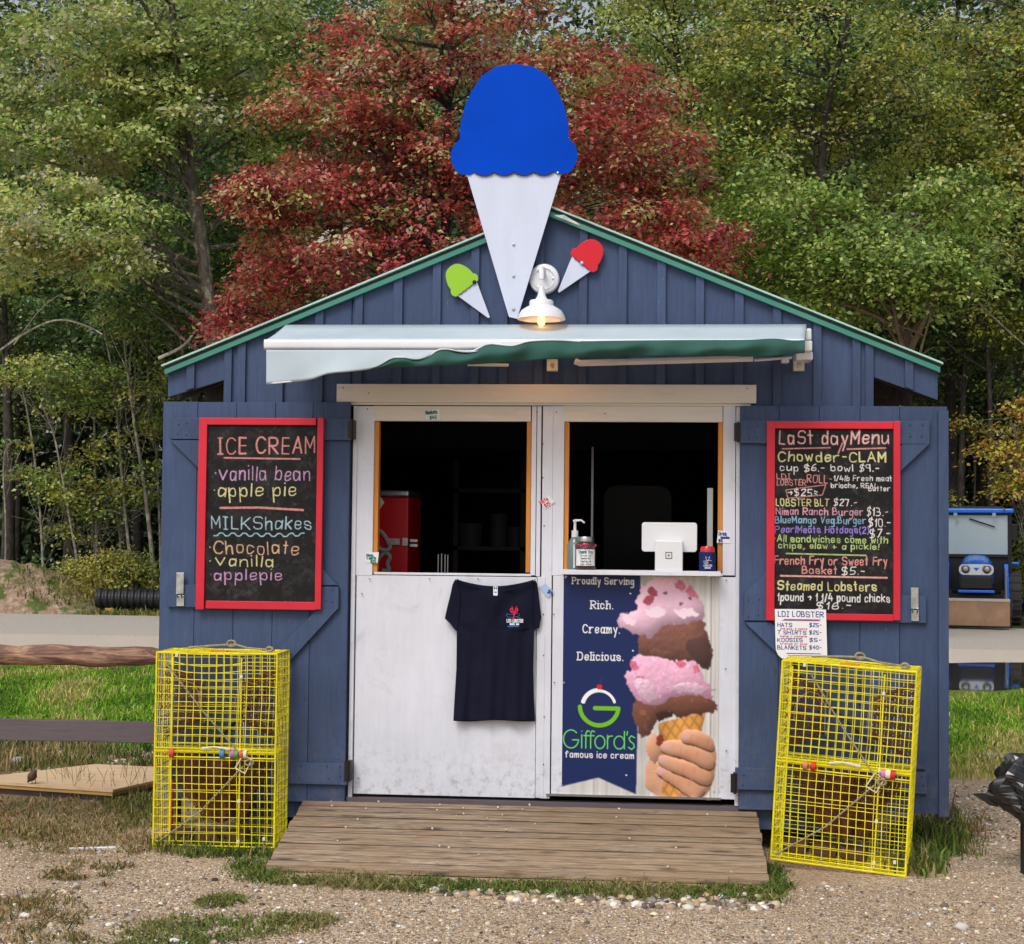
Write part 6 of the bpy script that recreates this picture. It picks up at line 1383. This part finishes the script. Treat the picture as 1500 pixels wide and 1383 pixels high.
# right-hand understory
sapling([(1512, 900), (1506, 800), (1500, 700), (1485, 620)], 21.9, .04, 'golden leaved sapling at the right edge beside the tractor', [(1478, 640, 30, 20, 10), (1495, 685, 40, 24, 16), (1470, 712, 22, 14, 5), (1505, 600, 34, 18, 8), (1446, 655, 10, 6, 2)], ORY, 31, .10, 65, cat='sapling')
sapling([(1455, 880), (1452, 700), (1450, 560), (1440, 440), (1430, 380)], 23.3, .09, 'dark straight trunk right of the shed above the tractor', [(1450, 460, 70, 50, 20), (1400, 430, 50, 50, 16)], GRM+ORY[:1], 32, bk='barkdark', cat='tree', name='broadleaf_tree')
sapling([(1405, 880), (1408, 700), (1412, 560), (1418, 420)], 24.0, .10, 'dark trunk close to the right side of the shed', [(1400, 500, 50, 50, 14), (1380, 470, 50, 40, 10)], GRD, 33, bk='barkdark', cat='tree', name='broadleaf_tree')
sapling([(1500, 880), (1496, 720), (1488, 600), (1496, 480), (1500, 380)], 23.8, .07, 'dark slim trunk at the right edge of the woods', [(1490, 470, 60, 60, 20), (1480, 560, 30, 20, 5)], GRM, 34, bk='barkdark', cat='tree', name='broadleaf_tree')
sapling([(1425, 880), (1427, 740), (1430, 640)], 24.2, .05, 'slim dark stem between the two trunks above the tractor cab', [(1420, 620, 30, 20, 4), (1398, 740, 20, 15, 3)], GRM+ORY, 35, bk='barkdark')
# bare pale dead branches
db = MB()
for Yd, pts, r_ in ((17.2, [(-10, 520), (40, 485), (85, 465), (130, 478), (150, 490)], .02), (17.2, [(20, 505), (60, 450), (90, 430)], .012), (15.0, [(900, 305), (945, 245), (985, 215)], .012), (15.0, [(930, 250), (1000, 258), (1045, 245)], .010), (15.2, [(960, 240), (1010, 225), (1040, 215)], .008), (15.3, [(860, 258), (930, 254), (1020, 255), (1060, 262)], .010), (17.0, [(1390, 400), (1420, 430), (1460, 470), (1500, 505)], .022), (17.0, [(1440, 452), (1460, 410), (1466, 380)], .012), (16.0, [(232, 525), (270, 508), (286, 485)], .03)):
    db.tube([tuple(W(x, y, Yd)) for x, y in smooth_open(pts, 2)], [r_*(1-.5*i/len(smooth_open(pts, 2))) for i in range(len(smooth_open(pts, 2)))], 5, False)
tag(db.build('dead_branches', M['barkpale']), kind='stuff')
# deep wood: three tree kinds copied in rows
proto = []
for s_, pal, lf in ((41, GRM, .15), (42, GRD+GRM[:1], .15), (43, GRD, .14)):
    proto.append(tree('woodland_tree', 'dark green tree deep in the wood behind', 'tree', (-30-s_, 45), 13.5, .15, [(0, 0, 10.6, 2.5, 2.5, 2.6, 110), (0, 0, 7.2, 2.7, 2.7, 2.0, 90), (0, 0, 13, 1.7, 1.7, 1.5, 30), (.5, 0, 5.2, 2.0, 2.0, .8, 14)], pal, None, 60, lf, 'barkdark', None, 34, s_, 'trees filling the dark wood', (.45, .15)))
k = 0
for Yd, step_, off in ((25.5, 3.1, 0), (29.5, 3.4, 1.5), (34, 3.8, .6), (39, 4.2, 2)):
    x = -15-(Yd-25)*.35+off
    while x < 14+(Yd-25)*.4:
        P_ = (x+random.uniform(-.7, .7), Yd+random.uniform(-1, 1)); sc_ = random.uniform(.88, 1.15)
        if k < 3: T = proto[k]; T.location = (P_[0], P_[1], 0)
        else: copy_tree(proto[random.randrange(3)], P_, random.uniform(0, 6.28), sc_)
        k += 1; x += step_
# far wood as one mass, so that no open field shows between the trunks
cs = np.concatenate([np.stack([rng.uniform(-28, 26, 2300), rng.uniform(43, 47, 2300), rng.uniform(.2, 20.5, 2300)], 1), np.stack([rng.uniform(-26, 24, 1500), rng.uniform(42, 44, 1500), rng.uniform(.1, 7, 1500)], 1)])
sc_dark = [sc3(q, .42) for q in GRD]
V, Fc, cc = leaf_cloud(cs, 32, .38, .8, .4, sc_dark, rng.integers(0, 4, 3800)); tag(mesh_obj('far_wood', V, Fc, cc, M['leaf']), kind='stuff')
# low evergreen brush at the foot of the wood
cs = np.stack([rng.uniform(-15, 15, 420), rng.uniform(24, 28, 420), np.abs(rng.normal(.1, .35, 420))], 1)
V, Fc, cc = leaf_cloud(cs, 40, .12, .4, .2, GRD, rng.integers(0, 4, 420)); tag(mesh_obj('forest_brush', V, Fc, cc, M['leaf']), kind='stuff')

# shrubs behind the lane at left
def shrub(px, py, rx, ry, Y, label, pal, n=22, seed=1, leaf=.08):
    bx = PX(px, 790, Y); return tree('shrub', label, 'shrub', (bx, Y), PZ(px, py-ry, Y), .02, [lobe(px, py, rx, ry, n, bx, Y)], pal, None, 60, leaf, 'barkdark', [(0, 0, 0), (.02, 0, .3), (0, 0, max(.5, PZ(px, py-ry*.5, Y)))], 5, seed, spray=(.16, .10))
YG = [lin(160, 146, 68), lin(140, 136, 60), lin(118, 124, 56), lin(176, 158, 84)]
shrub(160, 835, 40, 26, 21.3, 'yellow green shrub just above the black drain pipe', YG, 34, 51); shrub(205, 835, 34, 26, 21.6, 'olive shrub behind the right end of the drain pipe', YG[1:]+GRM[:1], 28, 52)
shrub(110, 838, 20, 16, 22.4, 'low olive shrub beside the dirt mound', YG[1:], 22, 53); shrub(1490, 850, 30, 22, 23.2, 'low green shrub right of the tractor wheel', GRM, 22, 54); shrub(1400, 760, 20, 20, 24, 'small green shrub seen above the tractor roof', GRM, 14, 55); shrub(1545, 800, 60, 60, 23, 'tall green shrub beyond the right picture edge', GRM, 30, 56)

# dirt mound
def mound():
    Yc = 21.4; xc = PX(-20, 790, Yc); nx, ny = 90, 50; V = []; R = np.random.default_rng(5); ph = R.uniform(0, 6, 12)
    for j in range(ny+1):
        for i in range(nx+1):
            u, v = i/nx*2-1, j/ny*2-1; x = xc+u*2.6; y = Yc+v*1.3
            b = max(0, 1-abs(u)**1.7)**.9*max(0, 1-v*v)**.8*.98
            for q in range(6): b += .022*math.sin(x*(3+q*2.7)+ph[q])*math.sin(y*(3+q*2.1)+ph[q+6])*(1 if b > .03 else 0)
            V.append((x, y, b-.01))
    k = nx+1; me = np_mesh('dirt_mound', V, [(j*k+i, j*k+i+1, (j+1)*k+i+1, (j+1)*k+i) for j in range(ny) for i in range(nx)], True)
    t = NT('mound_soil'); P = t.pos(); c = t.ramp(t.noise(P, 9, 7, .75), [(.3, lin(104, 84, 64)), (.5, lin(158, 132, 110)), (.68, lin(196, 176, 158))])
    c = t.mix(t.ramp(t.noise(P, 2.1, 5, .7), [(.5, 0.0), (.58, 1.0)]), c, lin(84, 100, 42)); t.l(c, t.b.inputs['Base Color']); t.b.inputs['Roughness'].default_value = .95; t.bump(t.noise(P, 25, 5, .7), .8, .05)
    me.materials.append(t.m); o = bpy.data.objects.new('dirt_mound', me); put(o); tag(o, 'brown dirt mound with weeds beyond the lane at left', 'dirt mound')
    pts = []
    Va = np.array(V)
    for cxp, cyp, n in ((60, 845, 130), (100, 870, 260), (30, 880, 90), (75, 895, 120), (110, 895, 160)):
        xk = PX(cxp, 850, Yc-.8); 
        for _ in range(n):
            x = xk+random.gauss(0, .22); y = Yc+random.uniform(-1.15, -.0); i = int((x-xc+2.6)/5.2*nx+.5); j = int((y-Yc+1.3)/2.6*ny+.5)
            if 0 <= i <= nx and 0 <= j <= ny: pts.append((x, y, Va[j*k+i][2]))
    blades('mound_weeds', pts, .13, gG+YG[:1], .010, .9)
mound()
p1 = [(random.uniform(PX(125, 890, 20.4), PX(250, 890, 20.4)), random.uniform(20.05, 21.0), 0) for _ in range(1700)]+[(random.uniform(PX(1480, 890, 20.4), PX(1560, 890, 20.4)), random.uniform(22.3, 24), 0) for _ in range(1500)]
blades('verge_grass', np.array(p1), .10, YG+gG, .009, .9)
# drain pipe
Yp_ = 20.7; pz = PZ(180, 877, Yp_); x0 = PX(141, 877, Yp_); mb = MB(); n = 90; path = []; rad = []
for i in range(n+1):
    t_ = i/n; path.append((x0+t_*2.6, Yp_+.0+t_*.5, pz-.0-t_*.03)); rad.append(.185+.014*(1 if (i//2) % 2 else -1))
T = thing('drain_pipe', 'black corrugated drain pipe lying beyond the lane', 'pipe', (x0, Yp_, 0))
mb.tube(path, rad, 24, cap=False).build('corrugated_wall', pmat('black_pipe', (.02, .02, .023), .45, .3, 8, 0), T)
MB().tube([path[0], path[-1]], .16, 24, cap=True).build('bore', M['black'], T)
MB().box(x0+.2, x0+.35, Yp_-.1, Yp_+.2, 0, pz-.17).box(x0+2, x0+2.15, Yp_+.25, Yp_+.5, 0, pz-.17).build('sleepers', M['timber'], T)

# ------------------------------------------------------------------ tractor
def tractor():
    Y = 19.9; k = (Y-CAM[1])/F
    T = thing('tractor', 'small blue tractor with a cab and a front loader bucket beyond the puddle', 'tractor', (PX(1430, 830, Y), Y, 0), rot=(0, 0, -math.atan((1430-948)/F)))
    X = lambda px: PX(px, 830, Y); Z = lambda py: max(0.0, PZ(1435, py, Y))
    BLU = flat('tractor_blue', lin(24, 104, 214), .25, .5); BK = flat('tractor_black', (.012, .012, .014), .45); TY = pmat('tyre_rubber', (.045, .042, .040), .9, .3, 30, .3)
    xc_ = X(1430); 
    # bucket
    Yb = Y-.25
    pr = [(Yb, .06), (Yb, Z(877)), (Yb+.04, Z(877)), (Yb+.10, .14), (Yb+.5, .10), (Yb+.5, .05)]
    MB().xprism(pr, X(1372), X(1478)).build('bucket', pmat('worn_bucket', lin(150, 118, 92), .6, .2, 4, .2, dirt=lin(96, 72, 60)), T, bevel=.01)
    MB().box(X(1372), X(1478), Yb-.01, Yb-.001, Z(880), Z(876)).build('bucket_lip', flat('bucket_lip', lin(176, 168, 158)), T)
    # loader arms
    for s in (-1, 1):
        xa = xc_+s*.50
        a = MB(); a.tube([(xa, Yb+.3, .35), (xa, Yb+.75, .62), (xa, Yb+1.5, 1.05), (xa, Yb+1.9, 1.0)], .05, 4); a.build('loader_arm', BLU, T, bevel=.005)
        MB().tube([(xa-s*.02, Yb+.25, .40), (xa-s*.02, Yb+.9, 1.02)], .018, 8).build('hydraulic_ram', M['chrome'], T)
        MB().box(xa-.06, xa+.06, Yb+1.75, Yb+1.95, .5, 1.12).build('loader_mount', BLU, T, bevel=.01)
    # front wheels and rear wheels
    for s in (-1, 1):
        for (dx, yy, r_, w_) in ((.50, Y+.95, .31, .18), (.62, Y+1.6, .47, .28)):
            cx_ = xc_+s*dx; pf = [(r_*.5, -w_/2), (r_*.93, -w_/2), (r_, -w_*.38), (r_*1.0, w_*.38), (r_*.93, w_/2), (r_*.5, w_/2)]
            wh = MB().lathe(pf, (cx_, yy, r_), 'x', 28).build('wheel', TY, T, False); MB().lathe([(r_*.49, -w_/2-.004), (r_*.5, w_/2+.004)], (cx_, yy, r_), 'x', 20).build('rim', BLU, wh)
            tr = MB()
            for i in range(18):
                a = 2*math.pi*i/18; tr.box(cx_-w_*.48, cx_+w_*.48, yy+r_*math.cos(a)-.02, yy+r_*math.cos(a)+.02, r_+r_*math.sin(a)-.014, r_+r_*math.sin(a)+.018)
            tr.build('tread', TY, wh)
    # hood: rounded nose
    hb = MB(); ny_, na = 8, 12
    for j in range(ny_+1):
        v = j/ny_; wv = .30*min(1, .80+.25*v); top = Z(822)+(.10*v); yv = Y+.25+v*1.25
        if j == 0: wv *= .92; top -= .06
        for i in range(na+1):
            a = math.pi*i/na; ex = abs(math.cos(a))**.6*math.copysign(1, math.cos(a)); ez = abs(math.sin(a))**.6
            hb.v.append((xc_+wv*ex, yv, .74+(top-.74)*ez))
    hb.f = [[j*(na+1)+i, (j+1)*(na+1)+i, (j+1)*(na+1)+i+1, j*(na+1)+i+1] for j in range(ny_) for i in range(na)]+[list(range(na+1))]
    hb.build('hood', BLU, T, True)
    MB().prism(rrect(xc_-.285, xc_+.285, Z(843), Z(827), .08), Y+.215, Y+.246).build('headlight_panel', flat('silver_panel', lin(206, 212, 220), .3, .6), T, bevel=.01)
    for s in (-1, 1):
        h = MB().lathe([(0, -.02), (.055, -.018), (.075, -.008), (.08, .0)], (xc_+s*.175, Y+.214, Z(834)), 'y', 20).build('headlight', M['chrome'], T, True)
        MB().lathe([(.045, -.026), (.06, -.022), (.06, -.018), (.045, -.018)], (xc_+s*.175, Y+.214, Z(834)), 'y', 20, False).build('lens_ring', BK, h)
    MB().prism([(xc_-.05, Z(832)), (xc_+.05, Z(832)), (xc_, Z(837))], Y+.208, Y+.2145).build('emblem', BLU, T)
    MB().box(xc_-.27, xc_+.27, Y+.222, Y+.5, Z(863), Z(844.5)).build('grille', BK, T, bevel=.02)
    gl = MB()
    for i in range(7): z = Z(862)+.026*i; gl.box(xc_-.24, xc_+.24, Y+.214, Y+.2215, z, z+.007)
    gl.build('grille_bars', flat('grille_grey', (.05, .05, .055)), T)
    MB().box(xc_-.3, xc_+.3, Y+.15, Y+.25, Z(869), Z(865)).build('bumper', BLU, T, bevel=.01)
    MB().box(xc_-.4, xc_+.4, Y+.3, Y+1.9, .3, .56).build('chassis', BK, T)
    # cab
    Yc = Y+1.45; zt, zb = PZ(1435, 750, Yc), PZ(1435, 812, Yc); xa, xb = xc_-.56, xc_+.60; kx = F/(Yc-CAM[1]); cX = lambda px: xc_+(px-1432)/kx
    MB().box(xa-.04, xb+.03, Yc-.08, Yc+1.25, zt-.02, zt+.06).build('cab_roof', BLU, T, bevel=.02)
    MB().box(xa+.1, xb-.15, Yc+.1, Yc+1.0, zt+.061, zt+.10).build('roof_hatch', BK, T, bevel=.02)
    cf = MB()
    for x in (xa, xb-.07):
        for y in (Yc, Yc+1.15): cf.box(x, x+.07, y, y+.045, .7, zt-.021)
    cf.box(xa+.071, xb-.071, Yc, Yc+.045, zb-.05, zb).box(xa+.071, xb-.071, Yc, Yc+.03, zt-.06, zt-.021).build('cab_frame', BK, T)
    gt = NT('cab_glass'); gt.b.inputs['Base Color'].default_value = (.52, .63, .67, 1); gt.b.inputs['Roughness'].default_value = .05; gt.b.inputs['Specular IOR Level'].default_value = 1.0; gt.b.inputs['Alpha'].default_value = .62
    MB().box(xa+.072, xb-.072, Yc+.008, Yc+.014, zb+.002, zt-.062).build('windshield', gt.m, T)
    for x in (xa+.01, xb-.02): MB().box(x, x+.008, Yc+.05, Yc+1.14, zb, zt-.03).build('side_window', gt.m, T)
    MB().box(xa+.05, xb-.05, Yc+1.16, Yc+1.17, zb, zt-.03).build('rear_window', gt.m, T)
    MB().box(xa+.2, xb-.2, Yc+.6, Yc+1.0, .8, zb+.25).build('driver_seat', BK, T, bevel=.03)
    MB().tube([(cX(1422), Yc-.02, PZ(1422, 760, Yc)), (cX(1457), Yc-.02, PZ(1457, 772, Yc))], .012, 6).build('wiper', BK, T)
    MB().lathe([(.155, -.012), (.17, 0), (.155, .012), (.15, 0), (.155, -.012)], ((xa+xb)/2+.0, Yc+.42, zb+.10), 'y', 20, False).build('steering_wheel', BK, T, True)
    MB().box(xa+.25, xb-.25, Yc+.85, Yc+.95, zb, zb+.42).build('seat_back', flat('grey_seat', (.03, .03, .035)), T, bevel=.04)
    MB().box(xa+.001, xb-.001, Yc+.05, Yc+1.1, .56, zb-.051).build('cab_floor', BK, T, bevel=.02)
    for s, px in ((-1, 1384), (1, 1484)):
        MB().box(cX(px)-.05, cX(px)+.05, Yc-.03, Yc, PZ(px, 792, Yc), PZ(px, 768, Yc)).build('mirror', BK, T, bevel=.01)
        MB().box(xc_+s*.56-.17, xc_+s*.56+.17, Y+1.75, Y+2.7, 1.06, 1.12).build('fender', BLU, T, bevel=.02)
        for px2 in ((1403,) if s < 0 else (1456,)): MB().box(cX(px2)-.03, cX(px2)+.03, Yc-.11, Yc-.081, zt-.08, zt-.022).build('work_light', M['chrome'], T)
tractor()
for o in bpy.data.objects:
    if '_base' in o: del o['_base']
print('objects', len(bpy.data.objects), 'polys', sum(len(m_.polygons) for m_ in bpy.data.meshes))
